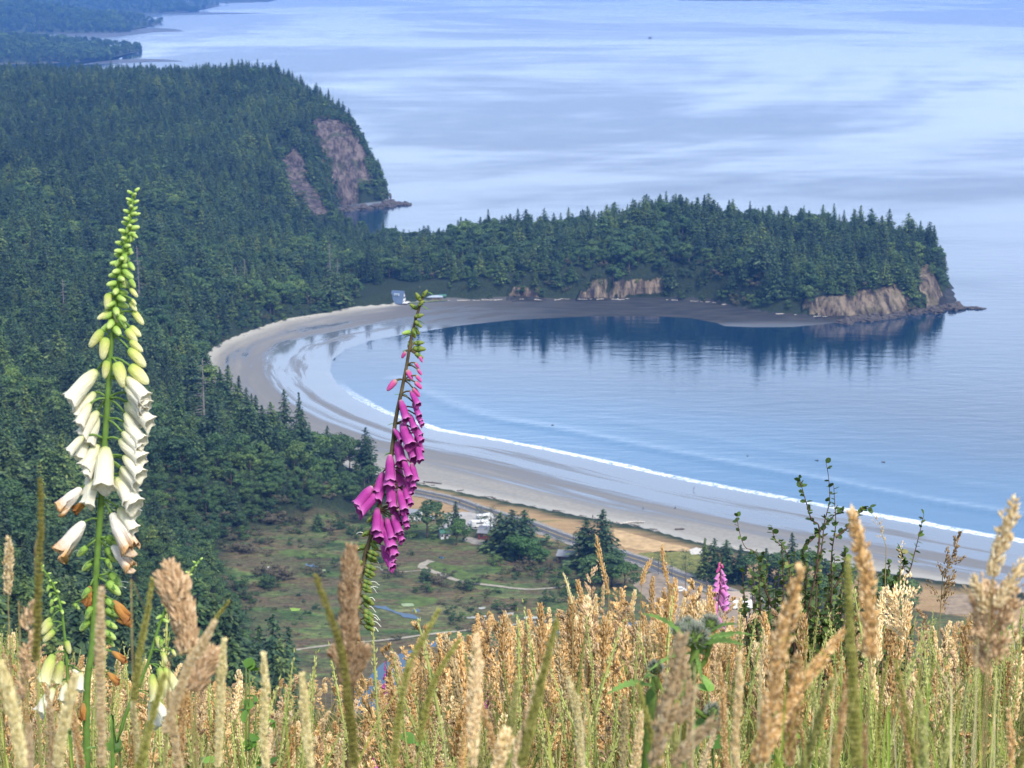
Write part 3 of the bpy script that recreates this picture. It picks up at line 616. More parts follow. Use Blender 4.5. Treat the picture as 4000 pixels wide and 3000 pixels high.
for px, b, w, kd in clus:
    for j in range(3):
        p2 = px+rng.uniform(-w, w)*.55; b2 = b+rng.uniform(-14, 14)
        x, y = W(p2, b2, 3); h = rng.uniform(2.6, 5.0) if px > 1150 else rng.uniform(4, 8)
        plant_tree('shrub', BUSH[1 if kd == 'g' else 0], x, y, 2.9, h, h*rng.uniform(1.1, 1.7), ('grey twiggy shrub growing in the brown marsh' if kd == 'g' else 'low dark green shrub growing in the brown marsh'), 'shrub', ('grey shrubs of the marsh' if kd == 'g' else 'green shrubs of the marsh'))
# ------------------------------------------------------------------ the rest of the wood, as one mass
srcs += [[find_src(b[0])] for b in BUSH]
def stuff_trees(name, x, y, z, h, w, v, lab):
    N_ = len(x); o = make_stuff(name, np.stack([x, y, z-.3], -1), np.stack([np.zeros(N_), np.zeros(N_), rng.uniform(0, 6.28, N_)], -1), np.stack([w, w, h], -1), v, srcs)
    return tag(o, lab, 'forest', kind='stuff')
stuff_trees('forest', tx[rest], ty[rest], tz[rest], th[rest], tw[rest], tv[rest], 'dense dark evergreen forest covering the hills round the bay')
stuff_trees('undergrowth', ux, uy, uz, uh, uw, uv, 'low leafy bushes filling the edge between wood, marsh and beach')
stuff_trees('marsh_scrub', mx_, my_, mzz+.25, mh, mw, mv, 'low olive and brown scrub and tussocks dotted over the marsh')
stuff_trees('far_forest', fx, fy, fz, fh, fh*1.3, fv, 'far bluish forest on the headlands at the top left')
# ------------------------------------------------------------------ marsh detail
pondm = M('still_water', .04, .6); pondm.col((.035, .07, .11)); pondm = pondm.m
algae = simple('algae_mat', (.24, .30, .16), .8, .2, .25, .15); palemud = simple('pale_mud', (.36, .37, .33), .8, .2, .25, .2); limeg = simple('lime_algae', (.22, .34, .06), .8, .2, .2, .3)
meadow = simple('short_meadow', (.085, .12, .035), .9, .1, .35, .25)
za = lambda pl: [(1400+a/2.212, 1880+b/2.212) for a, b in pl]; zb = lambda pl: [(900+a/1.106, 1800+b/1.106) for a, b in pl]; zc = lambda pl: [(850+a/3.318, 1900+b/3.318) for a, b in pl]
def rough_poly(pl, amp=2.5):
    out = []
    for i in range(len(pl)):
        a = np.array(pl[i], float); b = np.array(pl[(i+1) % len(pl)], float); m_ = max(2, int(np.linalg.norm(b-a)/9))
        for j in range(m_):
            p = a+(b-a)*j/m_; out.append((p[0]+(rng.normal()*amp if j else 0), p[1]+(rng.normal()*amp*.35 if j else 0)))
    return out
for pl, mt, nm, z_ in ((za([(120, 1078), (240, 1078), (330, 1128), (440, 1145), (545, 1180), (520, 1192), (400, 1178), (300, 1128), (180, 1098)]), pondm, 'pond', 3.14),
               (za([(475, 1103), (528, 1105), (525, 1132), (470, 1128)]), pondm, 'pond', 3.14), (za([(698, 648), (745, 655), (737, 670), (705, 667)]), pondm, 'pond', 3.14),
               (zb([(520, 1100), (600, 935), (650, 880), (720, 840), (800, 812), (860, 790), (905, 776), (885, 802), (790, 850), (735, 930), (700, 1000), (660, 1100)]), pondm, 'creek', 3.14),
               (zb([(1335, 742), (1420, 732), (1480, 722), (1480, 736), (1400, 748), (1340, 752)]), pondm, 'creek', 3.14), (zb([(1705, 702), (1755, 696), (1755, 715), (1710, 718)]), pondm, 'pond', 3.14),
               (zc([(1130, 1012), (1175, 990), (1240, 993), (1262, 1030), (1325, 1047), (1220, 1044)]), pondm, 'pond', 3.14),
               (zc([(500, 1075), (600, 1040), (680, 1035), (660, 1065), (560, 1090)]), palemud, 'mud_patch', 3.13), (zc([(330, 950), (370, 935), (350, 955), (360, 990), (335, 985)]), palemud, 'mud_patch', 3.13),
               (zc([(1340, 1080), (1400, 1075), (1400, 1110), (1350, 1120)]), algae, 'algae_patch', 3.13), (zc([(930, 1575), (1080, 1580), (1060, 1610), (960, 1615)]), limeg, 'algae_patch', 3.13),
               (za([(370, 1055), (470, 1055), (480, 1078), (385, 1080)]), algae, 'algae_patch', 3.13), (za([(1040, 1090), (1100, 1085), (1090, 1102), (1045, 1105)]), palemud, 'mud_patch', 3.13),
               (za([(885, 1180), (1000, 1168), (1080, 1172), (1000, 1186)]), palemud, 'mud_patch', 3.13), (za([(1250, 1135), (1345, 1132), (1340, 1155), (1255, 1158)]), palemud, 'mud_patch', 3.13),
               (za([(1430, 1168), (1580, 1165), (1575, 1185), (1435, 1190)]), palemud, 'mud_patch', 3.13), (za([(1080, 1160), (1140, 1152), (1150, 1165), (1090, 1172)]), palemud, 'mud_patch', 3.13),
               (za([(1070, 1205), (1140, 1190), (1150, 1210), (1090, 1215)]), palemud, 'mud_patch', 3.13),
               (za([(600, 720), (660, 690), (760, 720), (900, 740), (900, 775), (1010, 800), (1000, 830), (1120, 850), (1270, 890), (1150, 890), (900, 860), (720, 790)]), meadow, 'meadow', 3.08),
               (za([(300, 1050), (450, 995), (640, 1000), (710, 1020), (640, 1060), (480, 1090)]), meadow, 'meadow', 3.08), (zc([(790, 860), (880, 815), (1150, 830), (1300, 860), (1600, 890), (1600, 930), (1100, 925)]), meadow, 'meadow', 3.08)):
    sheet(nm, rough_poly(pl), z_, mt)
def ribbon(name, pts, width, z, mat, kind='structure', jit=0):
    c = np.array(pts, float); c = spline(np.c_[c, np.zeros(len(c))], max(12, len(c)*8))[:, :2]
    d = np.gradient(c, axis=0); d /= np.linalg.norm(d, axis=1)[:, None]; nrm = np.stack([-d[:, 1], d[:, 0]], -1)
    w = np.broadcast_to(width, (len(c),))*.5*(1+jit*rng.normal(size=len(c)))
    w = w[:, None]; L_ = c+nrm*w; R_ = c-nrm*w; n_ = len(c); V = np.c_[np.r_[L_, R_], np.full(2*n_, z)]
    return tag(obj(name, mesh(name, V, [(i+n_, i+n_+1, i+1, i) for i in range(n_-1)], mat)), kind=kind)
pathm = simple('path_gravel', (.30, .27, .21), .9, .1, .2, .5); asphalt = simple('asphalt', (.085, .085, .09), .85, .2, .2, .8); gravel = simple('gravel', (.24, .22, .19), .9, .1, .25, .6)
white = simple('road_paint', (.6, .6, .58), .7, .3, .1, 2); yellow = simple('yellow_paint', (.5, .36, .06), .7, .3, .1, 2)
Wl = lambda pl, z=3: [W(a, b, z) for a, b in pl]
ribbon('path', Wl(za([(630, 690), (575, 712), (548, 740), (615, 775), (720, 808), (800, 842), (900, 872), (1000, 886), (1200, 908), (1330, 926), (1500, 936), (1700, 922), (1800, 905)])), np.linspace(3.4, 1.2, 104), 3.2, pathm, jit=.1)
ribbon('path', Wl(zb([(180, 835), (400, 802), (700, 772), (850, 752), (1000, 736), (1250, 706), (1400, 690), (1620, 674)])), 1.5, 3.2, pathm, jit=.15)
ribbon('path', Wl(za([(200, 770), (380, 785), (540, 775), (600, 790)])), .8, 3.2, pathm, jit=.2)
rd = Wl([(1560, 1905), (1617, 1921), (1762, 1953), (1852, 1984), (1960, 2018), (2078, 2054), (2214, 2104), (2330, 2138), (2464, 2180), (2521, 2198), (2585, 2225), (2648, 2250), (2711, 2271), (2775, 2296), (2870, 2325), (3050, 2385), (3300, 2470)])
ribbon('road_verge', rd, 11, 3.16, gravel, jit=.05); ribbon('road', rd, 7.6, 3.22, asphalt)
rda = np.array(rd); dd = np.gradient(rda, axis=0); dd /= np.linalg.norm(dd, axis=1)[:, None]; nn_ = np.stack([-dd[:, 1], dd[:, 0]], -1)
for off, mt, w_ in ((3.45, white, .16), (-3.45, white, .16), (0, yellow, .3)): ribbon('road_marking', rda+nn_*off, w_, 3.26, mt)
sheet('gravel_lot', rough_poly(za([(640, 470), (760, 330), (720, 275), (900, 262), (1180, 290), (1220, 330), (1160, 420), (960, 410), (850, 430), (770, 480)]), 2), 3.12, simple('pale_gravel', (.33, .31, .28), .9, .1, .2, .5))
sheet('gravel_lot', rough_poly(za([(880, 505), (960, 480), (1180, 525), (1180, 545), (1000, 545)]), 2), 3.12, gravel)
sheet('gravel_lot', rough_poly([(2450, 2262), (2560, 2235), (2680, 2285), (2780, 2330), (2940, 2345), (3000, 2420), (2800, 2470), (2600, 2420), (2520, 2330)], 3), 3.12, simple('brown_dirt', (.25, .20, .15), .9, .1, .25, .4))
sheet('sand_patch', rough_poly([(2690, 2150), (2720, 2138), (2780, 2150), (2740, 2165), (2700, 2166)], 2), 3.12, simple('pale_sand', (.5, .46, .4), .9, .1, .15, 1))
sheet('green_field', rough_poly([(2500, 2160), (2620, 2150), (2740, 2160), (2745, 2200), (2720, 2260), (2640, 2240), (2550, 2205), (2470, 2172)], 3), 3.10, simple('field_grass', (.16, .16, .05), .9, .1, .3, .4))
sheet('dry_field', rough_poly([(2395, 2065), (2470, 2085), (2560, 2110), (2690, 2140), (2710, 2152), (2560, 2158), (2440, 2140), (2400, 2110)], 3), 3.10, simple('dry_grass', (.42, .29, .15), .9, .1, .25, .3))
sheet('lawn', rough_poly([(1395, 1196), (1400, 1150), (1560, 1160), (1700, 1162), (1790, 1163), (1790, 1170), (1620, 1183), (1500, 1190)], 1.5), 2.45, simple('lawn_grass', (.14, .18, .08), .9, .1, .2, .4))
sheet('grass_mound', rough_poly([(3690, 2335), (3760, 2318), (3830, 2330), (3900, 2350), (3900, 2400), (3690, 2400)], 3), 3.12, simple('mound_grass', (.25, .19, .13), .9, .1, .25, .5))
# ------------------------------------------------------------------ buildings
def part(name, build, mat, parent, smooth=False):
    mb = MB(); build(mb); return obj(name, mb.mesh(name, mat, smooth), parent)
wht = simple('white_siding', (.72, .72, .70), .6, .3, .05, 1); redw = simple('red_siding', (.16, .05, .04), .8, .2, .15, 1); greyroof = simple('grey_shingle', (.22, .23, .25), .85, .2, .15, 2); glass = M('window_glass', .1, .6).col((.03, .04, .05)).m
brn = simple('brown_siding', (.14, .10, .07), .8, .2, .2, 1); blueroof = simple('blue_metal_roof', (.075, .115, .19), .55, .4, .1, .4); greenroof = simple('green_roof', (.05, .14, .10), .7, .3, .1, 1); tanroof = simple('tan_roof', (.34, .27, .21), .8, .2, .1, 1); black = simple('black_rubber', (.02, .02, .02), .7, .2, .1, 1)
pale_roof = simple('pale_skylight', (.34, .40, .48), .4, .4, .05, 1)
def house(name, px, base, zg, L, Dp, Hh, rise, rz, mw, mr, lab, cat='house'):
    x, y = W(px, base, zg); r = empty(name, (x, y, zg), rz); tag(r, lab, cat)
    part('wall', lambda m: box(m, (0, 0, Hh/2), (L, Dp, Hh)), mw, r)
    def roof(m):
        l, d, e = L/2+.4, Dp/2+.45, .12
        V = [(-l, -d, Hh-.1), (l, -d, Hh-.1), (l, d, Hh-.1), (-l, d, Hh-.1), (-l, 0, Hh+rise), (l, 0, Hh+rise)]; V += [(a, b, c+e+.05) for a, b, c in V]
        m.add(V, [(6, 7, 11, 10), (8, 9, 10, 11), (0, 4, 5, 1), (2, 5, 4, 3), (0, 1, 7, 6), (2, 3, 9, 8), (1, 5, 11, 7), (5, 2, 8, 11), (3, 4, 10, 9), (4, 0, 6, 10)])
    part('roof', roof, mr, r)
    part('gable', lambda m: [m.add([(s*L/2, -Dp/2, Hh), (s*L/2, Dp/2, Hh), (s*L/2, 0, Hh+rise-.1), (s*(L/2-.1), -Dp/2, Hh), (s*(L/2-.1), Dp/2, Hh), (s*(L/2-.1), 0, Hh+rise-.1)], [(0, 1, 2), (3, 5, 4), (0, 3, 4, 1), (1, 4, 5, 2), (2, 5, 3, 0)]) for s in (-1, 1)], mw, r)
    for u in np.linspace(-.32, .32, max(2, int(L/3))): part('window', lambda m: box(m, (u*L, -Dp/2-.02, Hh*.58), (1.0, .08, .9)), glass, r)
    part('door', lambda m: box(m, (0.08*L, -Dp/2-.03, 1.0), (.9, .08, 2.0)), brn, r)
    return r
house('house', 1912, 2102, 3, 8, 7, 3, 2, -.25, redw, greyroof, 'red walled house with grey roof in front of the parked white trailers')
house('shed', 1733, 2102, 3, 3.2, 3, 2.6, 1.3, .3, wht, greenroof, 'small pale shed with green roof beside the gravel lot', 'shed')
house('house', 1613, 2030, 3, 7, 5, 3, 1.6, -.2, wht, greyroof, 'white walled house just right of the purple foxglove')
house('cabin', 2212, 2190, 3, 6, 6, 2.6, 1.6, -.3, brn, greyroof, 'dark brown cabin half hidden among roadside trees', 'cabin')
house('house', 2868, 2360, 3, 11, 9, 2.8, 2.0, -.15, wht, tanroof, 'house with tan roof right of the pale pink foxglove')
house('house', 2725, 2400, 3, 6, 6, 2.6, 1.4, .2, wht, tanroof, 'low white house behind the thistle heads')
house('cabin', 1494, 1176, 2.4, 10, 6, 2.2, 1.6, .1, brn, tanroof, 'brown cabin left of the blue roofed beach house', 'cabin')
house('cabin', 1690, 1171, 2.4, 13, 5, 2.2, .9, .05, brn, pale_roof, 'long low cabin with pale roof edge right of the purple foxglove tip', 'cabin')
house('shed', 1729, 1170, 2.4, 4.5, 3.5, 2.6, .9, .05, greenroof, greenroof, 'small green shed beside the long low beach cabin', 'shed')
x, y = W(1556, 1184, 2.4); af = empty('beach_house', (x, y, 2.3), -.30); tag(af, 'steep blue roofed beach house with white gable at the far end of the sand', 'house')
Ln, wd, ht = 4.6, 4.2, 8.6
def aroof(m):
    for s in (-1, 1):
        V = [(-Ln, s*wd, .2), (Ln, s*wd, .2), (Ln, 0, ht), (-Ln, 0, ht)]; V += [(a, b+s*.22, c+.15) for a, b, c in V]
        m.add(V, [(0, 1, 2, 3), (4, 7, 6, 5), (0, 4, 5, 1), (1, 5, 6, 2), (2, 6, 7, 3), (3, 7, 4, 0)])
part('roof', aroof, blueroof, af)
part('gable', lambda m: [m.add([(s*(Ln-.3), -wd+.3, .2), (s*(Ln-.3), wd-.3, .2), (s*(Ln-.3), 0, ht-.5), (s*(Ln-.45), -wd+.3, .2), (s*(Ln-.45), wd-.3, .2), (s*(Ln-.45), 0, ht-.5)], [(0, 1, 2), (3, 5, 4), (0, 3, 4, 1), (1, 4, 5, 2), (2, 5, 3, 0)]) for s in (-1, 1)], wht, af)
for yy, zz_ in ((-1.6, 1.7), (1.3, 1.7), (-.7, 4.2), (.8, 4.2)): part('window', lambda m: box(m, (Ln-.25, yy, zz_), (.12, 1.1, 1.2)), glass, af)
part('deck', lambda m: box(m, (Ln+1.2, 0, .8), (3.0, 6.5, .25)), wht, af); part('dormer', lambda m: box(m, (-.4, -wd*.30, ht*.72), (3.6, 2.4, 1.6)), pale_roof, af)
for u in (-.6, .7): part('window', lambda m: box(m, (-.4+u, -wd*.30-1.24, ht*.68), (.7, .08, .6)), glass, af)
def vehicle(name, px, base, zg, L, Wd, Hh, rz, mb_, lab, cat, camper):
    x, y = W(px, base, zg); r = empty(name, (x, y, zg+.16), rz); tag(r, lab, cat)
    def body(m):
        if camper:
            pr = [(-L/2, .4), (-L/2, Hh-.2), (-L/2+.2, Hh), (L/2-.3, Hh), (L/2, Hh-.5), (L/2, .8), (L/2-.3, .4)]
        else: pr = [(-L/2, .35), (-L/2, .9), (-L/2+.3, Hh*.62), (-L*.3, Hh), (L*.18, Hh), (L*.3, Hh*.64), (L/2-.1, Hh*.55), (L/2, .35)]
        k_ = len(pr); V = [(a, s*Wd/2, c) for s in (-1, 1) for a, c in pr]
        m.add(V, [tuple(range(k_)), tuple(range(2*k_-1, k_-1, -1))]+[(i, k_+i, k_+(i+1) % k_, (i+1) % k_) for i in range(k_)])
    part('body', body, mb_, r)
    part('window', lambda m: box(m, (-L*.05, 0, Hh*.78 if not camper else Hh*.7), (L*.4, Wd+.04, Hh*.2)), glass, r)
    for a in (-.3, .3):
        for s in (-1, 1):
            mb = MB(); tube(mb, [(a*L, s*Wd/2-s*.18, .33), (a*L, s*Wd/2+s*.02, .33)], .33, 12); obj('wheel', mb.mesh('wheel', black), r)
vehicle('camper_trailer', 1876, 2060, 3, 7.5, 2.5, 2.9, .2, wht, 'white camper trailer left of the red walled house', 'trailer', True)
vehicle('camper_trailer', 1893, 2035, 3, 7, 2.5, 2.8, .5, wht, 'white camper trailer further back in the gravel lot', 'trailer', True)
vehicle('camper_trailer', 1905, 2072, 3, 6.5, 2.4, 2.7, 1.2, wht, 'white camper trailer close behind the red walled house', 'trailer', True)
vehicle('parked_car', 1850, 2050, 3, 4.6, 1.8, 1.5, .3, simple('silver_paint', (.4, .4, .42), .3, .5, .03, 1), 'silver car beside the trailers in the gravel lot', 'car', False)
vehicle('camper_van', 2900, 2378, 3, 7.5, 2.5, 2.9, .1, wht, 'white motorhome in front of the tan roofed house', 'van', True)
vehicle('parked_car', 2656, 2312, 3, 4.8, 1.9, 1.7, .2, wht, 'white car parked on brown dirt beside the road', 'car', False)
vehicle('parked_car', 1680, 2033, 3, 4.6, 1.8, 1.5, .1, simple('grey_paint', (.25, .27, .3), .3, .5, .03, 1), 'grey car parked under the round leafy tree', 'car', False)
# ------------------------------------------------------------------ people, logs, rocks, boat
def person(px, base, zg, lab, cloth, bent=0., rz=0, h=1.72):
    bm = MB(); s = h/1.72
    cl, sk = [simple('clothing', c, .9, .1, .1, 5) for c in (cloth, (.45, .28, .2))]
    me = bpy.data.meshes.new('person'); 
    J = {'pel': (0, 0, .95), 'ch': (0, -.25*bent, 1.30), 'nk': (0, -.45*bent, 1.48), 'hd': (0, -.55*bent, 1.62), 'sl': (-.19, -.38*bent, 1.42), 'sr': (.19, -.38*bent, 1.42), 'el': (-.25, -.38*bent-.02, 1.14), 'er': (.25, -.38*bent-.02, 1.14), 'hl': (-.24, -.4*bent-.1, .88), 'hr': (.24, -.4*bent-.1, .88),
         'kl': (-.11, -.04, .5), 'kr': (.12, .06, .5), 'al': (-.12, .02, .08), 'ar': (.13, .14, .08), 'fl': (-.12, -.12, .03), 'fr': (.13, 0, .03)}
    R_ = {'pel': .15, 'ch': .16, 'nk': .06, 'hd': .11, 'sl': .07, 'sr': .07, 'el': .045, 'er': .045, 'hl': .035, 'hr': .035, 'kl': .07, 'kr': .07, 'al': .05, 'ar': .05, 'fl': .04, 'fr': .04}
    K_ = list(J); E = [('pel', 'ch'), ('ch', 'nk'), ('nk', 'hd'), ('ch', 'sl'), ('ch', 'sr'), ('sl', 'el'), ('sr', 'er'), ('el', 'hl'), ('er', 'hr'), ('pel', 'kl'), ('pel', 'kr'), ('kl', 'al'), ('kr', 'ar'), ('al', 'fl'), ('ar', 'fr')]
    me.from_pydata([tuple(np.array(J[k_])*s) for k_ in K_], [(K_.index(a), K_.index(b)) for a, b in E], [])
    x, y = W(px, base, zg); o = obj('person', me, None, (x, y, zg)); o.rotation_euler = (0, 0, rz); tag(o, lab, 'person')
    me.materials.append(cl); md = o.modifiers.new('skin', 'SKIN'); 
    if not me.skin_vertices: me.skin_vertices.new() if hasattr(me.skin_vertices, 'new') else None
    if me.skin_vertices:
        for i, k_ in enumerate(K_): me.skin_vertices[0].data[i].radius = (R_[k_]*s, R_[k_]*s)
        me.skin_vertices[0].data[0].use_root = True
    o.modifiers.new('sub', 'SUBSURF').levels = 1
    mb = MB(); tube(mb, [tuple(np.array(J['hd'])*s+np.array([0, 0, -.02])), tuple(np.array(J['hd'])*s+np.array([0, .01, .06])), tuple(np.array(J['hd'])*s+np.array([0, .01, .13]))], [.115, .11, .04], 8)
    h_ = obj('hair', mb.mesh('hair', brn), o)
person(2637, 1993, .5, 'person in dark clothes walking on the wet sand near the middle of the beach', (.03, .03, .05), .1, .6)
person(2709, 1915, .3, 'person bending down in dark clothes right below the white surf line', (.02, .03, .05), 1.0, 1.2, 1.6)
person(2512, 1994, .9, 'person in grey clothes at the edge of the dry sand', (.12, .13, .15), .1, 0)
person(2315, 2025, 1.9, 'person in dark clothes beside the tip of the tallest roadside conifer', (.05, .05, .07), .1, 2)
logm = simple('driftwood', (.42, .38, .33), .9, .1, .3, 1.5); darklog = simple('wet_wood', (.10, .08, .07), .8, .2, .3, 2); rockm = M('dark_rock', .85, .3); rn = rockm.noise(1.2, 6, None, 'World', .7); rockm.col(rockm.ramp(rn, [(.3, (.03, .028, .028)), (.7, (.12, .10, .09))])); rockm.bump(rn, .6); rockm = rockm.m
def log(px, base, L, r, rz, mat, lab, grp, bend=0.):
    x, y = W(px, base, 2); z = float(ground(x, y)); x, y = W(px, base, z)
    mb = MB(); tube(mb, spline([(-L/2, 0, r*.7), (0, bend*L, r*.8), (L/2, 0, r*.9+abs(bend)*.4)], 9), np.linspace(r, r*.55, 9)*(1+.1*rng.normal(size=9)), 7)
    for k_ in range(2): a = rng.uniform(-.3, .3)*L; tube(mb, [(a, 0, r*.6), (a+r, rng.choice([-1, 1])*r*2.2, r*1.8)], [r*.4, r*.15], 5)
    o = obj('driftwood_log', mb.mesh('driftwood_log', mat), None, (x, y, z)); o.rotation_euler = (0, 0, rz); return tag(o, lab, 'log', grp)
log(2470, 2047, 11, .55, .25, logm, 'big pale curved driftwood log on the sand right of the tallest roadside conifer', None, .16)
log(2655, 2070, 4, .45, .1, darklog, 'short dark log with a pale stone beside it on the dry sand', None)
log(1690, 1888, 9, .4, -.35, darklog, 'long dark log lying on dry sand right of the purple foxglove', None)
bkA = np.array(back_px[3:]); 
cum = np.r_[0, np.cumsum(np.linalg.norm(np.diff(bkA, axis=0), axis=1))]
for i in range(120):
    t = rng.uniform(0, cum[-1]); px = np.interp(t, cum, bkA[:, 0]); py = np.interp(t, cum, bkA[:, 1])
    if px < 1180 and 1350 < py: continue
    up = py < 1350; d = rng.uniform(.5, 8) if not up else rng.uniform(0, 4); b = py-d
    if up: b = py+rng.uniform(.5, 5)
    log(px, b, rng.uniform(3, 9) if up else rng.uniform(2, 6), rng.uniform(.2, .38), (-.36 if not up else .1)+rng.normal()*.3, logm if up or rng.random() < .6 else darklog, 'pale driftwood log along the far curve of the beach' if up else 'driftwood piece along the upper edge of the near beach', 'driftwood along the far shore' if up else 'driftwood along the near beach')
def boulder():
    v = []; f = []; n1_, n2_ = 7, 10
    for i in range(n1_+1):
        for j in range(n2_):
            th_ = PI*i/n1_; ph = 2*PI*j/n2_; q = np.array((math.sin(th_)*math.cos(ph), math.sin(th_)*math.sin(ph), math.cos(th_)))
            v.append(q*(1+.28*math.sin(q[0]*5+bs)+.22*math.cos(q[1]*6+bs*2)+.15*math.sin(q[2]*7+bs)))
    for i in range(n1_):
        for j in range(n2_): f.append((i*n2_+j, i*n2_+(j+1) % n2_, (i+1)*n2_+(j+1) % n2_, (i+1)*n2_+j))
    return v, f
BOUL = []
for bs in (0.3, 1.7, 3.1, 4.4): v_, f_ = boulder(); BOUL.append(mesh('rock', v_, f_, rockm))
def rock_at(px, py, s, lab, grp, flatn=.6):
    x, y = W(px, py, .2); o = obj('rock', BOUL[rng.integers(0, 4)], None, (x, y, .1)); o.rotation_euler = (0, 0, rng.uniform(0, 6)); s = s*(.45 if grp is None and s < 1.8 else 1); o.scale = (s*rng.uniform(.8, 1.6), s, s*flatn*rng.uniform(.7, 1.2)); return tag(o, lab, 'rock', grp)
for i in range(80):
    u = rng.random(); rock_at(3280+u*470+rng.normal()*6, 1262-u*62+rng.uniform(-7, 7), rng.uniform(1.2, 4.5), 'dark rock along the foot of the tan headland cliff', 'rocks at the tip of the headland')
for i in range(34): u = rng.random(); rock_at(3650+u*190, 1196+u*10+rng.normal()*4*(1-u), rng.uniform(1.0, 4.0)*(1.1-u*.5), 'dark low reef rock running out from the headland tip', 'reef rocks off the headland', .35)
for i in range(60): u = rng.random(); rock_at(1300+u*230, 826-u*22+rng.uniform(-5, 6), rng.uniform(1.5, 5.5), 'dark rock at the foot of the tall cape cliff', 'rocks below the cape')
for i in range(34): u = rng.random(); rock_at(1500+u*105, 790+10*u+rng.normal()*4*(1-u*.6), rng.uniform(1.5, 5)*(1.2-u*.6), 'dark rock of the spit running out from the cape', 'rocks of the cape spit')
for i in range(8): rock_at(1500+rng.normal()*12, 765+rng.normal()*4, rng.uniform(2, 5), 'dark rock on the seaward side of the cape', 'rocks beyond the cape')
for px, py, s, lab in ((872, 1458, 3.2, 'large dark rock on the sand at the left end of the beach'), (905, 1468, 2.0, 'flat dark rock right of the large rock at the beach end'), (950, 1455, 1.2, 'small dark rock on the open sand'), (2158, 1660, 1.5, 'dark rock breaking the water right of the purple foxglove'), (3192, 1798, 1.6, 'dark rock in the calm water above the shrub tips'), (3452, 1804, 1.2, 'small dark rock in the water far right'), (2920, 1780, .8, 'tiny dark rock in the middle of the bay'), (1785, 1577, 1.0, 'tiny dark rock near the surf beside the foxglove')): rock_at(px, py, s, lab, None, .4)
bx_, by_ = W(2540, 149, 0); bt = empty('boat', (bx_, by_, 0), .2); tag(bt, 'tiny dark boat alone far out on the pale water', 'boat')
part('hull', lambda m: m.add([(-6, -1.6, 1.4), (4, -1.7, 1.4), (7, 0, 1.9), (4, 1.7, 1.4), (-6, 1.6, 1.4), (-5.5, -1, -.3), (4, -1, -.3), (5.6, 0, -.3), (4, 1, -.3), (-5.5, 1, -.3)], [(0, 1, 2, 3, 4), (9, 8, 7, 6, 5), (0, 5, 6, 1), (1, 6, 7, 2), (2, 7, 8, 3), (3, 8, 9, 4), (4, 9, 5, 0)]), darklog, bt)
part('wheelhouse', lambda m: box(m, (-1, 0, 2.6), (4, 2.4, 2.4)), darklog, bt)
for px, b, t in ((1795, 1966, 1950), (2020, 2040, 2008), (2240, 2112, 2080), (2760, 2292, 2255)):
    x, y = W(px, b, 3); h = t and HC+ray(px, t)[2]*y/ray(px, t)[1]-3
    mb = MB(); tube(mb, [(0, 0, 0), (0, 0, h)], [.16, .12], 6); box(mb, (0, 0, h-.5), (1.8, .12, .12)); tag(obj('utility_pole', mb.mesh('utility_pole', bark), None, (x, y, 3)), 'thin wooden pole standing beside the coast road', 'pole', 'poles along the coast road')
# ------------------------------------------------------------------ foreground plants
def mtx(o, p, z, up=(0, 0, 1), s=(1, 1, 1)):
    z = Vector(z).normalized(); up = Vector(up)
    if abs(z.dot(up.normalized())) > .98: up = Vector((0, 1, 0))
    x = up.cross(z).normalized(); y = z.cross(x)
    R_ = Matrix((x, y, z)).transposed().to_4x4(); o.matrix_local = Matrix.Translation(Vector(p)) @ R_ @ Matrix.Diagonal((*s, 1))
def bell_mesh(name, mat, seed, wilt=0., wide=1.0, closed=False):
    r_ = np.random.default_rng(seed); ts = [0, .03, .09, .18, .3, .42, .55, .68, .8, .89, .95, 1.0]; prof = [.02, .085, .12, .15, .185, .20, .205, .21, .215, .228, .245, .268]
    if closed: prof = [.02, .13, .18, .205, .215, .215, .20, .18, .15, .12, .08, .008]
    n_ = 20; V = []; T = []; I_ = []
    for i, (t, p) in enumerate(zip(ts, prof)):
        for j in range(n_):
            a = 2*PI*j/n_; low = max(0, -math.sin(a)); q = p*wide
            lob = 1+(.10*math.cos(5*a+1.57) if i >= 10 else 0)*(0 if closed else 1)
            zz2 = t+(.0 if closed else (.13*low**2+.035*math.cos(5*a+1.57))*max(0, (t-.8)/.2)); q = q*lob*(1+.10*low*t)
            x, y = q*math.cos(a), q*math.sin(a)*.92-.06*t*t
            if wilt: w = wilt*t*t; x += w*.10*math.sin(3*a+seed)*q*6; y += w*.12*math.cos(4*a+seed)*q*6; zz2 -= w*.06*r_.random()*2; x *= 1-.35*w*(t > .5); y *= 1-.25*w*(t > .5)
            V.append((x, y, zz2)); T.append(t)
    m_ = len(ts); Fc = [(i*n_+j, i*n_+(j+1) % n_, (i+1)*n_+(j+1) % n_, (i+1)*n_+j) for i in range(m_-1) for j in range(n_)]
    if not closed:                              # inner skin and rim
        o0 = len(V)
        for i in range(m_-1, 2, -1):
            for j in range(n_):
                v = V[i*n_+j]; V.append((v[0]*.90, v[1]*.90, v[2]-(.0 if i == m_-1 else .01))); T.append(ts[i]*.85)
        k_ = m_-3
        Fc += [((m_-1)*n_+j, (m_-1)*n_+(j+1) % n_, o0+(j+1) % n_, o0+j) for j in range(n_)]
        Fc += [(o0+i*n_+j, o0+i*n_+(j+1) % n_, o0+(i+1)*n_+(j+1) % n_, o0+(i+1)*n_+j) for i in range(k_-1) for j in range(n_)]
    return mesh(name, V, Fc, mat, True, {'t': T, 'inner': [0]*(m_*n_)+[1]*(len(V)-m_*n_)})
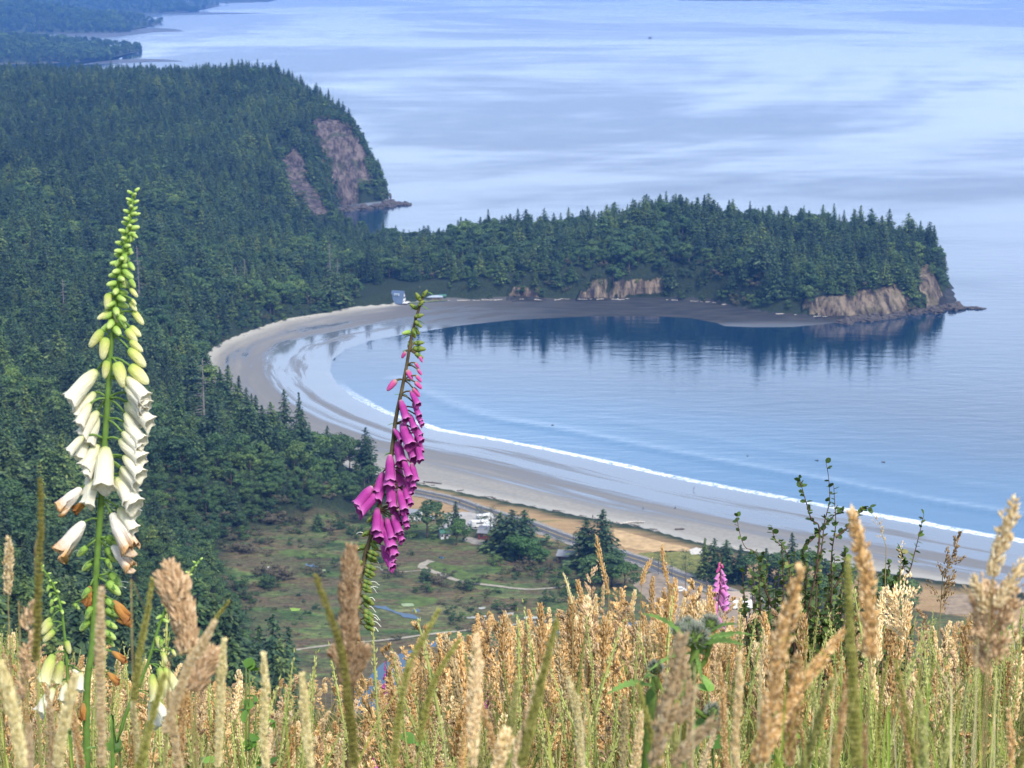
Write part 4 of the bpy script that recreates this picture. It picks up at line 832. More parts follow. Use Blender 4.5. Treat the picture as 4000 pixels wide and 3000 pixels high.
def petal(name, stops, tr=.42, rough=.6, nz=.0, spots=None, inner=(.75, .72, .62)):
    m = M(name, rough, .25); t = m.attr('t'); n_ = m.noise(7, 4)
    tt = m.math('ADD', t, m.math('MULTIPLY', m.math('SUBTRACT', n_, .5), nz)); c = m.ramp(tt, stops); c = m.mix(m.math('MULTIPLY', m.attr('inner'), m.ramp(m.noise(9, 2), [(.5, .35), (.58, .85)])), c, m.mix(1.0, c, inner, 'MULTIPLY')); m.col(c); m.bump(m.noise(26, 4, (1, 1, .12)), .02, .35); return m.trans(tr).m
PW = petal('white_petal', [(0, (.55, .62, .20)), (.12, (.80, .80, .46)), (.3, (.90, .87, .62)), (.6, (.93, .90, .74)), (1, (.93, .89, .76))])
PY = petal('cream_bud', [(0, (.38, .54, .10)), (.25, (.70, .74, .22)), (.6, (.90, .86, .42)), (1, (.92, .90, .58))])
PG = petal('green_bud', [(0, (.20, .36, .05)), (.5, (.38, .54, .12)), (1, (.58, .70, .24))], .15)
PB = petal('wilted_petal', [(0, (.78, .76, .64)), (.55, (.82, .74, .64)), (.78, (.82, .66, .50)), (.92, (.70, .44, .22)), (1, (.60, .34, .13))], .25, .7, .55)
PO = petal('withered_petal', [(0, (.40, .22, .07)), (.5, (.52, .24, .06)), (1, (.30, .12, .04))], .2, .8, .4)
PP = petal('pink_petal', [(0, (.66, .42, .50)), (.10, (.50, .11, .34)), (.4, (.40, .035, .28)), (.78, (.42, .05, .30)), (.93, (.54, .11, .41)), (1, (.68, .24, .56))], .25, inner=(.4, .2, .35))
PR = petal('pink_bud', [(0, (.45, .30, .22)), (.3, (.62, .10, .30)), (.8, (.66, .10, .36)), (1, (.72, .25, .45))], .2)
PL = petal('pale_pink_petal', [(0, (.80, .50, .50)), (.3, (.72, .28, .55)), (.8, (.66, .20, .55)), (1, (.8, .42, .68))], .3)
stemg = simple('green_stem', (.13, .23, .045), .6, .3, .2, 60, .1); stemr = simple('reddish_stem', (.10, .075, .04), .7, .2, .35, 60); sepal = simple('sepal_green', (.10, .20, .045), .6, .3, .3, 80, .2); podg = simple('seed_pod_green', (.17, .21, .04), .6, .3, .35, 80, .1); stylem = simple('style_white', (.66, .68, .55), .6, .2, .1, 50)
limecal = simple('lime_sepal', (.24, .34, .06), .6, .3, .3, 80, .2)
def calyx_mesh(name, mat, open_=.10):
    mb = MB()
    for k_ in range(5):
        a = 2*PI*k_/5+.3; ca, sa = math.cos(a), math.sin(a); V = []
        for t, w, o_ in ((0, .03, .02), (.12, .085, .11), (.25, .075, .15+open_*.3), (.36, .005, .17+open_)):
            for s in (-1, 1): V.append((ca*o_-sa*w*s, sa*o_+ca*w*s, t-.03))
        mb.add(V, [(0, 1, 3, 2), (2, 3, 5, 4), (4, 5, 7, 6)])
    return mb.mesh(name, mat)
CAL = calyx_mesh('calyx', sepal); CALR = calyx_mesh('calyx', sepal, .14); CALL = calyx_mesh('calyx', limecal, .12)
BELL = {'w': [bell_mesh('flower_bell', PW, s_, .25*(s_ == 3), [1.0, 1.12, .95, 1.05][s_]) for s_ in range(4)], 'p': [bell_mesh('flower_bell', PP, s_, 0, [1.0, 1.12, .92, 1.05][s_]) for s_ in range(4)], 'q': [bell_mesh('flower_bell', PL, s_, 0, 1.1) for s_ in range(2)],
        'b': [bell_mesh('faded_bell', PB, s_, 1.0, .95) for s_ in range(3)], 'o': [bell_mesh('withered_bell', PO, s_, 1.6, .9) for s_ in range(2)],
        'y': [bell_mesh('flower_bud', PY, 0, 0, 1.05, True)], 'g': [bell_mesh('flower_bud', PG, 0, 0, 1.25, True)], 'r': [bell_mesh('flower_bud', PR, 0, 0, 1.1, True)], 'n': [bell_mesh('cream_bell', PY, 2, 0, 1.1)]}
NMS = {'w': 'flower_bell', 'p': 'flower_bell', 'q': 'flower_bell', 'b': 'faded_bell', 'o': 'withered_bell', 'y': 'flower_bud', 'g': 'flower_bud', 'r': 'flower_bud', 'n': 'flower_bell'}
def leaf_blade(mb, p, d, L, w, droop=.3, n_=6, side=None):
    d = np.array(Vector(d).normalized()); sd = np.cross(d, [0, 0, 1.]) if side is None else np.array(side, float); sd /= np.linalg.norm(sd)+1e-9; V = []; p = np.array(p, float)
    for i in range(n_+1):
        t = i/n_; q = p+d*L*t+np.array([0, 0, -droop*L*t*t]); ww = w*math.sin(PI*min(1, t*.85+.12))**.8
        if i == n_: ww = w*.02
        V += [q-sd*ww, q+np.array([0, 0, -ww*.3]), q+sd*ww]
    mb.add(V, [(3*i+j, 3*i+j+1, 3*i+j+4, 3*i+j+3) for i in range(n_) for j in range(2)])
def foxglove(name, label, stem_px, d, bells, pods, stemmat, calm, wpx=22, nleaf=0, tipbuds=None, bracts=True, podmat=None):
    pts = np.array([P(a, b, d) for a, b in stem_px]); bx0, by0 = pts[-1][0], pts[-1][1]; g = float(ground(bx0, d))
    base = np.array([bx0+(pts[-1][0]-pts[-2][0])*.3, d, g-.03])
    if pts[-1][2] > g: pts = np.vstack([pts, base])
    root = empty(name, tuple(base)); tag(root, label, 'flower')
    c = spline(pts, 60)-base; mb = MB(); sc_ = d/F; rad = np.interp(np.arange(60), [0, 12, 40, 59], [wpx*.18, wpx*.36, wpx*.5, wpx*.6])*sc_
    tube(mb, c, rad, 8)
    sm_ = MB()
    for x0, y0, x1, y1, ty_ in bells:
        a = P(x0, y0, d)-base; b = P(x1, y1, d)-base; L2 = np.linalg.norm(b-a); fr = rng.uniform(.35, .75) if ty_ in 'pq' else rng.uniform(.3, .6) if ty_ in 'wb' else rng.uniform(-.1, .3)
        j = np.argmin(np.abs(c[:, 2]-a[2]-L2*.12)); s_ = c[j]; off = a[0]-s_[0]; dy = -rng.uniform(.2, .6)*min(abs(off)+.004, .03)
        if ty_ in 'wp' and rng.random() < .3: dy = abs(dy)
        a = a+np.array([0, dy, 0]); v = b-a+np.array([0, dy, 0]); v = v+np.array([0, -fr*L2, 0]); L3 = L2*1.0
        me_ = BELL[ty_][rng.integers(len(BELL[ty_]))]; o = obj(NMS[ty_], me_, root); mtx(o, a, v, s=(L3*rng.uniform(.95, 1.1)*(.88 if ty_ == 'p' else 1),)*2+(L3,))
        if ty_ == 'b': o['label'] = 'fading bell with brown crumpled lip'
        if ty_ == 'o': o['label'] = 'withered orange brown bell'
        cs = max(.75*min(L3, 60*sc_*1.0), .008)
        if ty_ != 'o': k_ = obj('calyx', calm, o); k_.scale = (cs/L3,)*3
        tube(mb, spline([s_, (s_+a)/2+np.array([0, 0, .1*abs(off)+.001]), a], 6), sc_*wpx*.13, 5)
        if bracts and rng.random() < .8: leaf_blade(sm_, s_, (np.sign(off+1e-5)*.9, -.3, .25+.4*rng.random()), 34*sc_, 6*sc_, .5, 4)
    for x0, y0, x1, y1, st in pods:
        a = P(x0, y0, d)-base; b = P(x1, y1, d)-base; v = b-a; L2 = np.linalg.norm(v); a = a+np.array([0, rng.uniform(-.012, .006), 0])
        o = obj('seed_pod', BELL['g'][0] if podmat is None else podmat, root); L2 *= 1.35; mtx(o, a, v, s=(L2*.95, L2*.95, L2)); k_ = obj('calyx', calm, o); k_.scale = (1.5, 1.5, 1.8)
        if st:
            q = MB(); sgn = np.sign(v[0]) or 1; e = b+np.array([sgn*rng.uniform(16, 36)*sc_, rng.uniform(-.01, .01), -rng.uniform(-4, 34)*sc_]); cc = spline([b-v*.2, (b+e)/2+np.array([0, 0, 9*sc_]), e], 7)
            tube(q, cc, [1.6*sc_]*6+[2.6*sc_], 4); st_o = obj('style', q.mesh('style', stylem), root)
        j = np.argmin(np.abs(c[:, 2]-a[2])); tube(mb, [c[j], a], sc_*wpx*.14, 5)
        leaf_blade(sm_, c[j], (np.sign(v[0])*.9, -.2, .2), 42*sc_, 7*sc_, .6, 4)
    if tipbuds:
        n_, i1, L0, L1, ty_ = tipbuds
        for i in range(n_):
            f = i/(n_-1); jf = min(f*i1, 58.); j = int(jf); ck = c[j]+(c[j+1]-c[j])*(jf-j); az = i*2.4+.5; L2 = (L0+(L1-L0)*f)*sc_; dr = np.array([math.cos(az), math.sin(az)*.8, .75-1.2*f]); a = ck+dr*rad[j]*.8
            o = obj('flower_bud', BELL[ty_][0], root); mtx(o, a, dr, s=(L2*1.1, L2*1.1, L2)); 
            if i % 2: leaf_blade(sm_, a, dr+np.array([0, 0, .2]), L2*1.1, L2*.16, .2, 3)
    for i in range(nleaf):
        j = int(rng.uniform(40, 57)); az = rng.uniform(0, 6.28); leaf_blade(sm_, c[j], (math.cos(az), math.sin(az), .5), rng.uniform(120, 240)*sc_, rng.uniform(20, 34)*sc_, .6, 7)
    obj('stem', mb.mesh('stem', stemmat), root)
    if sm_.n: obj('bracts', sm_.mesh('bracts', sepal), root)
    return root
z8 = lambda L_: [(a/1.276, 900+b/1.276, c/1.276, 900+e/1.276, t) for a, b, c, e, t in L_]
z3 = lambda L_: [(150+a/1.658, 700+b/1.658, 150+c/1.658, 700+e/1.658, t) for a, b, c, e, t in L_]
z5 = lambda L_: [(1250+a/1.185, 1100+b/1.185, 1250+c/1.185, 1100+e/1.185, t) for a, b, c, e, t in L_]
z4 = lambda L_: [(a/1.659, 2000+b/1.659, c/1.659, 2000+e/1.659, t) for a, b, c, e, t in L_]
wb = z8([(545, 310, 538, 388, 'y'), (548, 408, 484, 434, 'y'), (572, 380, 592, 462, 'y'), (515, 495, 442, 575, 'y'), (530, 530, 512, 640, 'y'), (535, 645, 525, 735, 'y'), (480, 700, 342, 840, 'w'), (468, 812, 378, 925, 'w'), (485, 905, 400, 1020, 'w'), (478, 930, 430, 1060, 'w'), (430, 1010, 352, 1085, 'w'), (430, 1040, 392, 1140, 'w'),
         (490, 1070, 415, 1180, 'w'), (528, 1075, 534, 1275, 'w'), (465, 1185, 435, 1325, 'w'), (412, 1275, 298, 1380, 'b'), (440, 1340, 370, 1392, 'o'), (430, 1440, 302, 1590, 'b'),
         (668, 400, 726, 462, 'y'), (650, 475, 712, 520, 'y'), (635, 485, 695, 548, 'y'), (655, 540, 724, 592, 'y'), (650, 580, 742, 665, 'y'), (655, 665, 762, 745, 'y'), (585, 650, 640, 775, 'y'), (640, 720, 762, 815, 'w'), (632, 760, 755, 860, 'w'), (640, 850, 775, 945, 'w'), (622, 860, 700, 975, 'w'), (625, 950, 742, 1035, 'w'),
         (600, 1035, 742, 1125, 'w'), (625, 1110, 742, 1195, 'w'), (612, 1165, 712, 1240, 'w'), (605, 1185, 692, 1305, 'w'), (585, 1225, 708, 1350, 'w'), (600, 1300, 692, 1410, 'w'), (595, 1375, 692, 1478, 'w'), (558, 1405, 702, 1575, 'b'), (560, 1565, 685, 1665, 'b')])
wb += z3([(605, 365, 600, 405, 'g'), (600, 440, 608, 485, 'g'), (570, 385, 550, 415, 'g'), (560, 480, 565, 545, 'g'), (540, 515, 495, 560, 'g'), (590, 535, 635, 585, 'g'), (550, 585, 625, 635, 'g'), (540, 635, 595, 700, 'y'), (600, 640, 640, 695, 'g'), (600, 700, 655, 755, 'y'), (615, 765, 650, 800, 'y'), (600, 790, 652, 845, 'y'), (590, 300, 570, 345, 'g'), (600, 320, 660, 300, 'g'), (610, 350, 650, 375, 'g'), (585, 250, 590, 225, 'g'), (630, 230, 665, 215, 'g')])
wb += [(a+6*rng.normal(), b+34, c-(c-a)*.12+6*rng.normal(), e+24, t) for a, b, c, e, t in wb if t == 'w' and rng.random() < .55]
wp = z4([(570, 215, 520, 260, 1), (690, 160, 760, 190, 0), (690, 230, 740, 300, 1), (710, 400, 770, 470, 1), (690, 300, 720, 350, 0), (480, 590, 510, 620, 0), (700, 440, 770, 500, 1), (690, 560, 770, 600, 1), (690, 620, 770, 650, 1), (690, 700, 750, 730, 0), (680, 760, 740, 800, 0), (590, 330, 540, 370, 0), (590, 480, 550, 530, 0), (580, 700, 530, 750, 0), (690, 820, 730, 860, 0), (600, 600, 570, 660, 0)])
wb += z4([(590, 470, 560, 600, 'o'), (740, 560, 850, 690, 'o'), (760, 690, 870, 700, 'o'), (730, 890, 830, 950, 'o'), (700, 1030, 780, 1100, 'o'), (545, 1230, 540, 1340, 'o')])
foxglove('white_foxglove', 'tall white foxglove spike with green budding tip standing at the left', [(522, 752), (508, 860), (478, 1000), (458, 1130), (445, 1250), (430, 1400), (418, 1600), (405, 1800), (392, 2000), (378, 2200), (362, 2500), (340, 3000)], 3.3, wb, wp, stemg, CAL, 34, 8, (58, 6.5, 24, 52, 'g'))
pb = z5([(420, 232, 378, 238, 'g'), (398, 322, 376, 352, 'r'), (355, 452, 308, 498, 'r'), (440, 372, 462, 398, 'r'), (452, 400, 474, 428, 'r'), (402, 408, 432, 455, 'r'), (445, 428, 474, 458, 'r'), (440, 458, 476, 488, 'r'), (430, 488, 466, 528, 'r'), (460, 340, 478, 368, 'r'), (420, 500, 468, 562, 'p'), (373, 546, 410, 636, 'p'), (415, 605, 446, 672, 'p'), (432, 550, 470, 615, 'p'), (445, 610, 482, 655, 'p'),
         (340, 678, 388, 728, 'p'), (378, 652, 434, 755, 'p'), (425, 645, 475, 705, 'p'), (355, 740, 388, 838, 'p'), (398, 730, 455, 825, 'p'), (445, 705, 468, 790, 'p'), (324, 798, 330, 918, 'p'), (385, 810, 425, 892, 'p'), (360, 855, 382, 955, 'p'), (425, 830, 448, 910, 'p'), (292, 882, 258, 975, 'p'), (322, 910, 336, 1012, 'p'), (395, 905, 428, 975, 'p'), (245, 940, 167, 1020, 'p'), (365, 950, 402, 1050, 'p'), (265, 1042, 265, 1158, 'p'), (328, 1040, 378, 1125, 'p'), (378, 1040, 408, 1105, 'p'), (308, 1085, 350, 1185, 'p'), (348, 1100, 382, 1165, 'p'), (300, 1125, 348, 1225, 'p'), (284, 1212, 348, 1285, 'p'), (420, 880, 440, 950, 'p'), (405, 960, 430, 1020, 'p')])
pb += [(a+8*rng.normal()+4, b+26, c+8*rng.normal()+4, e+22, t) for a, b, c, e, t in pb if t == 'p' and rng.random() < .5]
pp = [(475, 70, 490, 45, 0), (465, 90, 450, 60, 0), (455, 110, 475, 90, 0), (450, 130, 425, 110, 0), (440, 160, 470, 150, 0), (440, 180, 465, 200, 0), (430, 210, 455, 235, 0), (430, 215, 440, 250, 0), (425, 270, 410, 300, 0), (435, 285, 470, 280, 0), (430, 310, 475, 310, 0), (440, 330, 470, 345, 0)]
yy = 1090
for i in range(30):
    t = i/29; y0 = 1085+t*500; cx = np.interp(y0, [1085, 1160, 1270, 1400, 1600], [262, 240, 212, 190, 200]); sd = 1 if i % 4 else -1
    pp.append((cx+sd*8, y0, cx+sd*rng.uniform(28, 50), y0+rng.uniform(8, 26), 1 if rng.random() < .75 else 0))
pp = z5(pp)
PODM = bell_mesh('seed_pod', podg, 1, 0, 1.2, True)
foxglove('purple_foxglove', 'purple pink foxglove spike leaning right in front of the beach', [(1658, 1140), (1630, 1226), (1608, 1310), (1590, 1420), (1566, 1540), (1545, 1640), (1532, 1760), (1512, 1850), (1492, 1930), (1468, 2030), (1448, 2100), (1424, 2180), (1402, 2300), (1385, 2500), (1370, 2750), (1360, 3000)], 4.5, pb, pp, stemr, CALR, 26, 5, None, True, PODM)
def auto_bells(stem, n_, w0, L0, ty_='q', t0=0., t1=1., side=0):
    out = []; st = np.array(stem, float)
    for i in range(n_):
        t = t0+(t1-t0)*i/(n_-1); p = st[0]+(st[-1]-st[0])*t; s_ = rng.choice([-1, 1]) if not side else side; L2 = L0*(.45+.55*min(1, t*2.2)); out.append((p[0]+s_*3, p[1], p[0]+s_*w0*min(1, .3+t*1.6)*rng.uniform(.5, 1), p[1]+L2*rng.uniform(.7, 1), 'r' if (t < .12 and ty_ != 'p') else ty_))
    return out
foxglove('pink_foxglove', 'pale pink foxglove in front of the dark shore grove at the right', [(2812, 2165), (2818, 2230), (2808, 2330), (2800, 2430), (2795, 2600)], 9.0, auto_bells([(2815, 2195), (2800, 2425)], 34, 42, 42), [], stemr, CALR, 9, 0, None, False)
foxglove('pink_foxglove', 'small purple foxglove in front of the creek', [(1508, 2562), (1510, 2640), (1512, 2760)], 9.5, auto_bells([(1509, 2580), (1508, 2740)], 18, 18, 22, 'p'), [], stemr, CALR, 7, 0, None, False)
foxglove('pink_foxglove', 'tiny magenta foxglove left of the cream grass head', [(1908, 2700), (1905, 2800)], 8, auto_bells([(1908, 2712), (1905, 2750)], 7, 16, 22, 'p'), [], stemr, CALR, 7, 0, None, False)
foxglove('pink_foxglove', 'magenta foxglove among tan grass left of the thistle', [(2210, 2640), (2208, 2760)], 7.5, auto_bells([(2210, 2655), (2208, 2715)], 9, 18, 24, 'p'), [], stemr, CALR, 7, 0, None, False)
foxglove('pink_foxglove', 'faint magenta foxglove deep in the orange grass heads', [(1962, 2560), (1962, 2660)], 9, auto_bells([(1962, 2570), (1962, 2610)], 6, 12, 20, 'p'), [], stemr, CALR, 6, 0, None, False)
foxglove('pink_foxglove', 'pink foxglove low in the grass at the bottom left', [(1455, 2945), (1458, 3050)], 5, auto_bells([(1455, 2955), (1458, 3010)], 6, 24, 40, 'q'), [], stemr, CALR, 9, 0, None, False)
foxglove('pink_foxglove', 'pink foxglove bells low at the left edge of the brown plume', [(1213, 2955), (1215, 3050)], 5, auto_bells([(1213, 2965), (1215, 3010)], 4, 24, 36, 'q'), [], stemr, CALR, 9, 0, None, False)
foxglove('pink_foxglove', 'pink foxglove behind the cream grass head at the centre', [(1830, 2770), (1832, 2900)], 6, auto_bells([(1830, 2780), (1832, 2860)], 8, 16, 34, 'q'), [], stemr, CALR, 8, 0, None, False)
foxglove('cream_foxglove', 'small cream foxglove leaning left at the lower left corner', [(138, 2180), (180, 2240), (210, 2290), (238, 2370), (252, 2480), (260, 2570), (267, 2680), (272, 2800), (280, 3000)], 3.2,
         z4([(322, 470, 308, 510, 'g'), (335, 515, 325, 545, 'g'), (345, 560, 328, 605, 'g'), (345, 610, 330, 652, 'g'), (340, 680, 272, 735, 'y'), (345, 700, 275, 770, 'y'), (360, 760, 284, 822, 'y'), (432, 830, 462, 915, 'y'), (355, 905, 292, 1070, 'n'), (405, 960, 365, 1085, 'n'), (430, 1100, 405, 1210, 'w'), (360, 1125, 268, 1270, 'w'), (520, 1045, 515, 1155, 'w'), (470, 1015, 520, 1030, 'w')]), [], stemg, CAL, 22, 5, (16, 4, 14, 24, 'g'))
foxglove('cream_foxglove', 'small cream foxglove leaning right behind the brown plume grass', [(778, 2190), (745, 2235), (712, 2270), (670, 2330), (634, 2410), (604, 2500), (580, 2585), (545, 2670), (495, 2780), (460, 2900), (440, 3000)], 3.1,
         z4([(1050, 815, 1048, 870, 'g'), (1020, 800, 1045, 880, 'y'), (1060, 890, 1090, 960, 'y'), (1120, 880, 1150, 920, 'y'), (985, 1045, 1025, 1205, 'n'), (1030, 1000, 1110, 1150, 'n'), (1065, 1000, 1150, 1110, 'n'), (985, 1205, 1000, 1395, 'w'), (1010, 1200, 1110, 1290, 'w')]), [], stemg, CAL, 22, 5, (20, 5, 16, 30, 'g'))
# ---- grasses
def seedmat(name, c0, c1, c2): return leafmat(name, [(0, c0), (.5, c1), (1, c2)], [(0, (.62, .58, .54)), (.5, (1, 1, 1)), (1, (1.2, 1.2, 1.15))], .75, .15, .22)
S_or = seedmat('orange_seed', (.44, .25, .09), (.70, .46, .20), (.90, .70, .42)); S_tan = seedmat('tan_seed', (.56, .40, .19), (.80, .62, .34), (.94, .82, .56)); S_cream = seedmat('cream_seed', (.66, .48, .26), (.84, .66, .40), (.92, .80, .56))
S_pink = seedmat('pinkish_seed', (.38, .24, .13), (.58, .40, .23), (.78, .60, .40)); S_olive = seedmat('olive_seed', (.19, .19, .04), (.33, .32, .08), (.50, .46, .16)); S_brown = seedmat('brown_seed', (.16, .10, .05), (.30, .19, .09), (.48, .33, .17)); S_green = seedmat('green_seed', (.26, .30, .07), (.46, .47, .16), (.66, .62, .30)); S_straw = seedmat('straw_seed', (.50, .42, .18), (.70, .60, .32), (.86, .78, .50))
stalkm = simple('dry_stalk', (.30, .24, .10), .7, .2, .3, 40, .1); stalkg = simple('green_stalk', (.14, .19, .05), .7, .2, .3, 40, .1)
def spikelets(mb, C, D_, L_, w_):
    C = np.asarray(C); D_ = D_/np.linalg.norm(D_, axis=1)[:, None]; A = np.cross(D_, rng.normal(size=C.shape)); A /= np.linalg.norm(A, axis=1)[:, None]; B = np.cross(D_, A)
    L_ = np.broadcast_to(L_, (len(C),))[:, None]; w_ = np.broadcast_to(w_, (len(C),))[:, None]
    V = np.stack([C, C+D_*L_*.4+A*w_, C+D_*L_*.4+B*w_, C+D_*L_*.4-A*w_, C+D_*L_*.4-B*w_, C+D_*L_], 1).reshape(-1, 3)
    f = np.array([(0, 2, 1), (0, 3, 2), (0, 4, 3), (0, 1, 4), (1, 2, 5), (2, 3, 5), (3, 4, 5), (4, 1, 5)]); Fc = (np.arange(len(C))[:, None, None]*6+f[None]).reshape(-1, 3)
    mb.add(V, Fc.tolist())
def head(curve, rad, n, sl, sw_, style='dense'):
    """seed head along a curve (tip first); rad = function of t"""
    mb = MB(); c = spline(curve, 40); C = []; D_ = []; LL = []
    def tang(t): a = int(t*39); v = c[max(a-1, 0)]-c[min(a+1, 39)]; return v/(np.linalg.norm(v)+1e-12)
    def side_(tg): o_ = rng.normal(size=3); o_ -= tg*o_.dot(tg); return o_/np.linalg.norm(o_)
    if style == 'dense':
        cc = c[1:-1:2]; tube(mb, cc, [rad(.03+.94*i/(len(cc)-1))*.42 for i in range(len(cc))], 7)
        for i in range(n):
            t = rng.random()**.9; q = c[int(t*39)]; tg = tang(t); o_ = side_(tg); lump = .78+.3*math.sin(t*23+o_[0]*2.5)
            C.append(q+o_*rad(t)*(.35+.55*rng.random()**.6)*(.5+.5*lump)); D_.append(tg+o_*.45+rng.normal(size=3)*.12); LL.append(sl*rng.uniform(.7, 1.3))
    else:
        nb = max(9, n//22); per = n//nb
        for b in range(nb):
            t = .04+.94*(b+rng.random())/nb; q = c[int(t*39)]; tg = tang(t); o_ = side_(tg); L_ = rad(t)*rng.uniform(.6, 1.35)*1.25; ax = tg*rng.uniform(.55, 1.0)+o_*rng.uniform(.35, .8); ax /= np.linalg.norm(ax)
            tube(mb, [q, q+ax*L_*.5+tg*L_*.05, q+ax*L_], [sw_*.3, sw_*.2, sw_*.1], 3)
            for k_ in range(per):
                u = rng.random()**.7; C.append(q+ax*L_*u+rng.normal(size=3)*L_*.07); D_.append(ax+tg*.3+rng.normal(size=3)*.28); LL.append(sl*rng.uniform(.6, 1.2))
    spikelets(mb, np.array(C), np.array(D_), np.array(LL), sw_)
    return mb
def stalk(label, pts, width, d, mat, style='dense', n=None, name='grass_stalk', stem=True, stemmat=None, group=None, prof=None, side=()):
    """hand placed stalk: pts tip..base of the seed head as sight lines at distance d"""
    w = [P(a, b, d) for a, b in pts]; base = np.array([w[-1][0]+(w[-1][0]-w[-2][0])*.4, d, float(ground(w[-1][0], d))])
    r = empty(name, tuple(base)); tag(r, label, 'grass', group); sc_ = d/F; R0 = width*.5*sc_
    pf = prof or ((lambda t: R0*min(1, .22+t*3.2)*(1-.35*t**3)*(.9+.1*math.sin(t*19+R0*9e3))) if mat not in (S_olive, S_green) else (lambda t: R0*min(1, .12+t*1.1))); L_ = sum(np.linalg.norm(w[i+1]-w[i]) for i in range(len(w)-1))
    sl = max(.0042, R0*.85) if style == 'dense' else max(.005, R0*.26)
    n = n or int(min(2200, max(250, 2.6*L_*R0/(sl*sl*.16)))); mb = head(np.array(w)-base, pf, n, sl, sl*.2, style)
    for sp, sw2 in side:
        q = [P(a, b, d) for a, b in sp]; r2 = sw2*.5*sc_; m2 = head(np.array(q)-base, lambda t: r2*min(1, .3+t*4)*(1-.3*t), int(n*.45), sl, sl*.17, style); mb.v += m2.v; mb.t += m2.t; mb.f += [[i+mb.n for i in f] for f in m2.f]; mb.n += m2.n
    obj('seed_head', mb.mesh('seed_head', mat, False), r)
    sm_ = MB(); tube(sm_, spline(np.vstack([np.array(w)[1:]-base, (0, 0, 0)]) if len(w) > 1 else [w[0]-base, (0, 0, 0)], 24), np.linspace(.0006, .0016, 24)+.0004*(d > 3), 5); obj('stem', sm_.mesh('stem', stemmat or stalkm), r)
    return r
stalk('large blurred tan grass head, thick and lumpy, right of the thistle', [(3119, 2233), (3085, 2380), (3040, 2560), (3010, 2760), (2960, 3000)], 92, 1.35, S_or)
stalk('tall orange grass head rising highest in front of the leafy shrub', [(3327, 2006), (3350, 2090), (3382, 2250), (3392, 2430), (3400, 2580)], 84, 1.5, S_or)
stalk('large pale tan grass head tallest at the right edge', [(3962, 1959), (3930, 2060), (3905, 2150), (3872, 2262)], 74, 1.6, S_tan, side=[([(3996, 2195), (3940, 2290), (3880, 2375)], 62), ([(3806, 2270), (3830, 2330), (3850, 2400)], 44)])
stalk('fluffy pinkish plume spreading below the tall tan head at the right edge', [(3890, 2330), (3875, 2450), (3868, 2560), (3862, 2660)], 260, 1.62, S_pink, 'plume', 900)
stalk('diagonal orange grass head crossing in front of the large tan one', [(3288, 2476), (3190, 2600), (3076, 2758), (2974, 2990)], 62, 1.45, S_or)
stalk('shorter upright tan head between the diagonal and the olive stalk', [(3110, 2575), (3105, 2700), (3090, 2850), (3080, 3000)], 70, 1.5, S_or)
stalk('large cream grass head in front of the thistle', [(2668, 2492), (2640, 2620), (2600, 2800), (2548, 3010)], 98, 1.4, S_cream, side=[([(2782, 2827), (2700, 2900), (2620, 3000)], 46), ([(2700, 2700), (2680, 2760), (2640, 2830)], 40)])
stalk('cream and olive grass head at the bottom centre', [(1862, 2490), (1860, 2640), (1852, 2800), (1845, 3010)], 62, 1.5, S_cream)
stalk('thick olive green stalk leaning right at the centre', [(2172, 2440), (2130, 2600), (2080, 2800), (2033, 3010)], 36, 1.3, S_olive, n=1100)
stalk('olive stalk leaning left beside the purple foxglove', [(1236, 2262), (1280, 2380), (1325, 2509), (1355, 2700), (1390, 3010)], 34, 1.35, S_olive, n=1100)
stalk('dark thin olive stalk leaning right over the creek', [(1708, 2395), (1650, 2500), (1602, 2582), (1560, 2780), (1537, 3010)], 20, 1.5, S_olive, n=800)
stalk('second thin olive stalk right of the creek', [(1789, 2509), (1735, 2590), (1700, 2655), (1665, 2760), (1635, 2908)], 22, 1.6, S_olive, n=700)
stalk('soft brown plume standing in front of the purple foxglove stem', [(1372, 2155), (1366, 2260), (1362, 2400), (1360, 2560)], 84, 1.7, S_pink, 'dense', 1500, side=[([(1420, 2540), (1390, 2600), (1365, 2680)], 70), ([(1310, 2540), (1340, 2600), (1350, 2680)], 60)])
stalk('soft brown plume standing in front of the right cream foxglove', [(668, 2225), (700, 2340), (725, 2450), (740, 2560)], 108, 1.8, S_pink, 'dense', 1500, side=[([(830, 2560), (790, 2620), (750, 2700)], 80), ([(640, 2260), (665, 2330), (700, 2420)], 60)])
stalk('straight narrow tan stalk just right of the white foxglove stem', [(395, 2310), (390, 2572), (396, 2844), (400, 3010)], 34, 1.4, S_tan, n=1200)
stalk('pinkish tan plume at the left edge', [(120, 2350), (112, 2480), (100, 2600), (90, 2760)], 92, 1.8, S_pink, 'plume', 900)
stalk('slim tan head poking up at the far left edge', [(32, 2110), (34, 2200), (30, 2330)], 46, 2.2, S_tan)
stalk('dark olive upright blade like stalk left of the white foxglove', [(158, 1885), (160, 2050), (152, 2250), (140, 2600)], 26, 1.5, S_olive, n=900)
stalk('olive stalk between the white foxglove and the brown plume', [(594, 2272), (575, 2400), (545, 2550), (520, 2750)], 26, 1.6, S_olive, n=800)
stalk('tan diagonal stalk crossing right of the brown plume', [(832, 2440), (790, 2520), (735, 2603), (690, 2730), (639, 2874)], 40, 1.5, S_tan, n=1100)
stalk('very thin curved olive stalk right of the brown plume', [(890, 2355), (840, 2420), (800, 2490), (760, 2600)], 12, 2.0, S_olive, n=300)
stalk('straw coloured upright stalk left of the centre', [(875, 2510), (865, 2650), (858, 2820), (850, 3010)], 32, 1.6, S_straw, n=900)
stalk('green blade like stalk standing in front of the shrub', [(3312, 2202), (3318, 2400), (3330, 2650), (3350, 3010)], 44, 1.25, S_olive, n=1500)
stalk('single pale green seed head above the orange grass', [(2202, 2243), (2218, 2290), (2236, 2362)], 20, 5.0, S_straw, n=90)
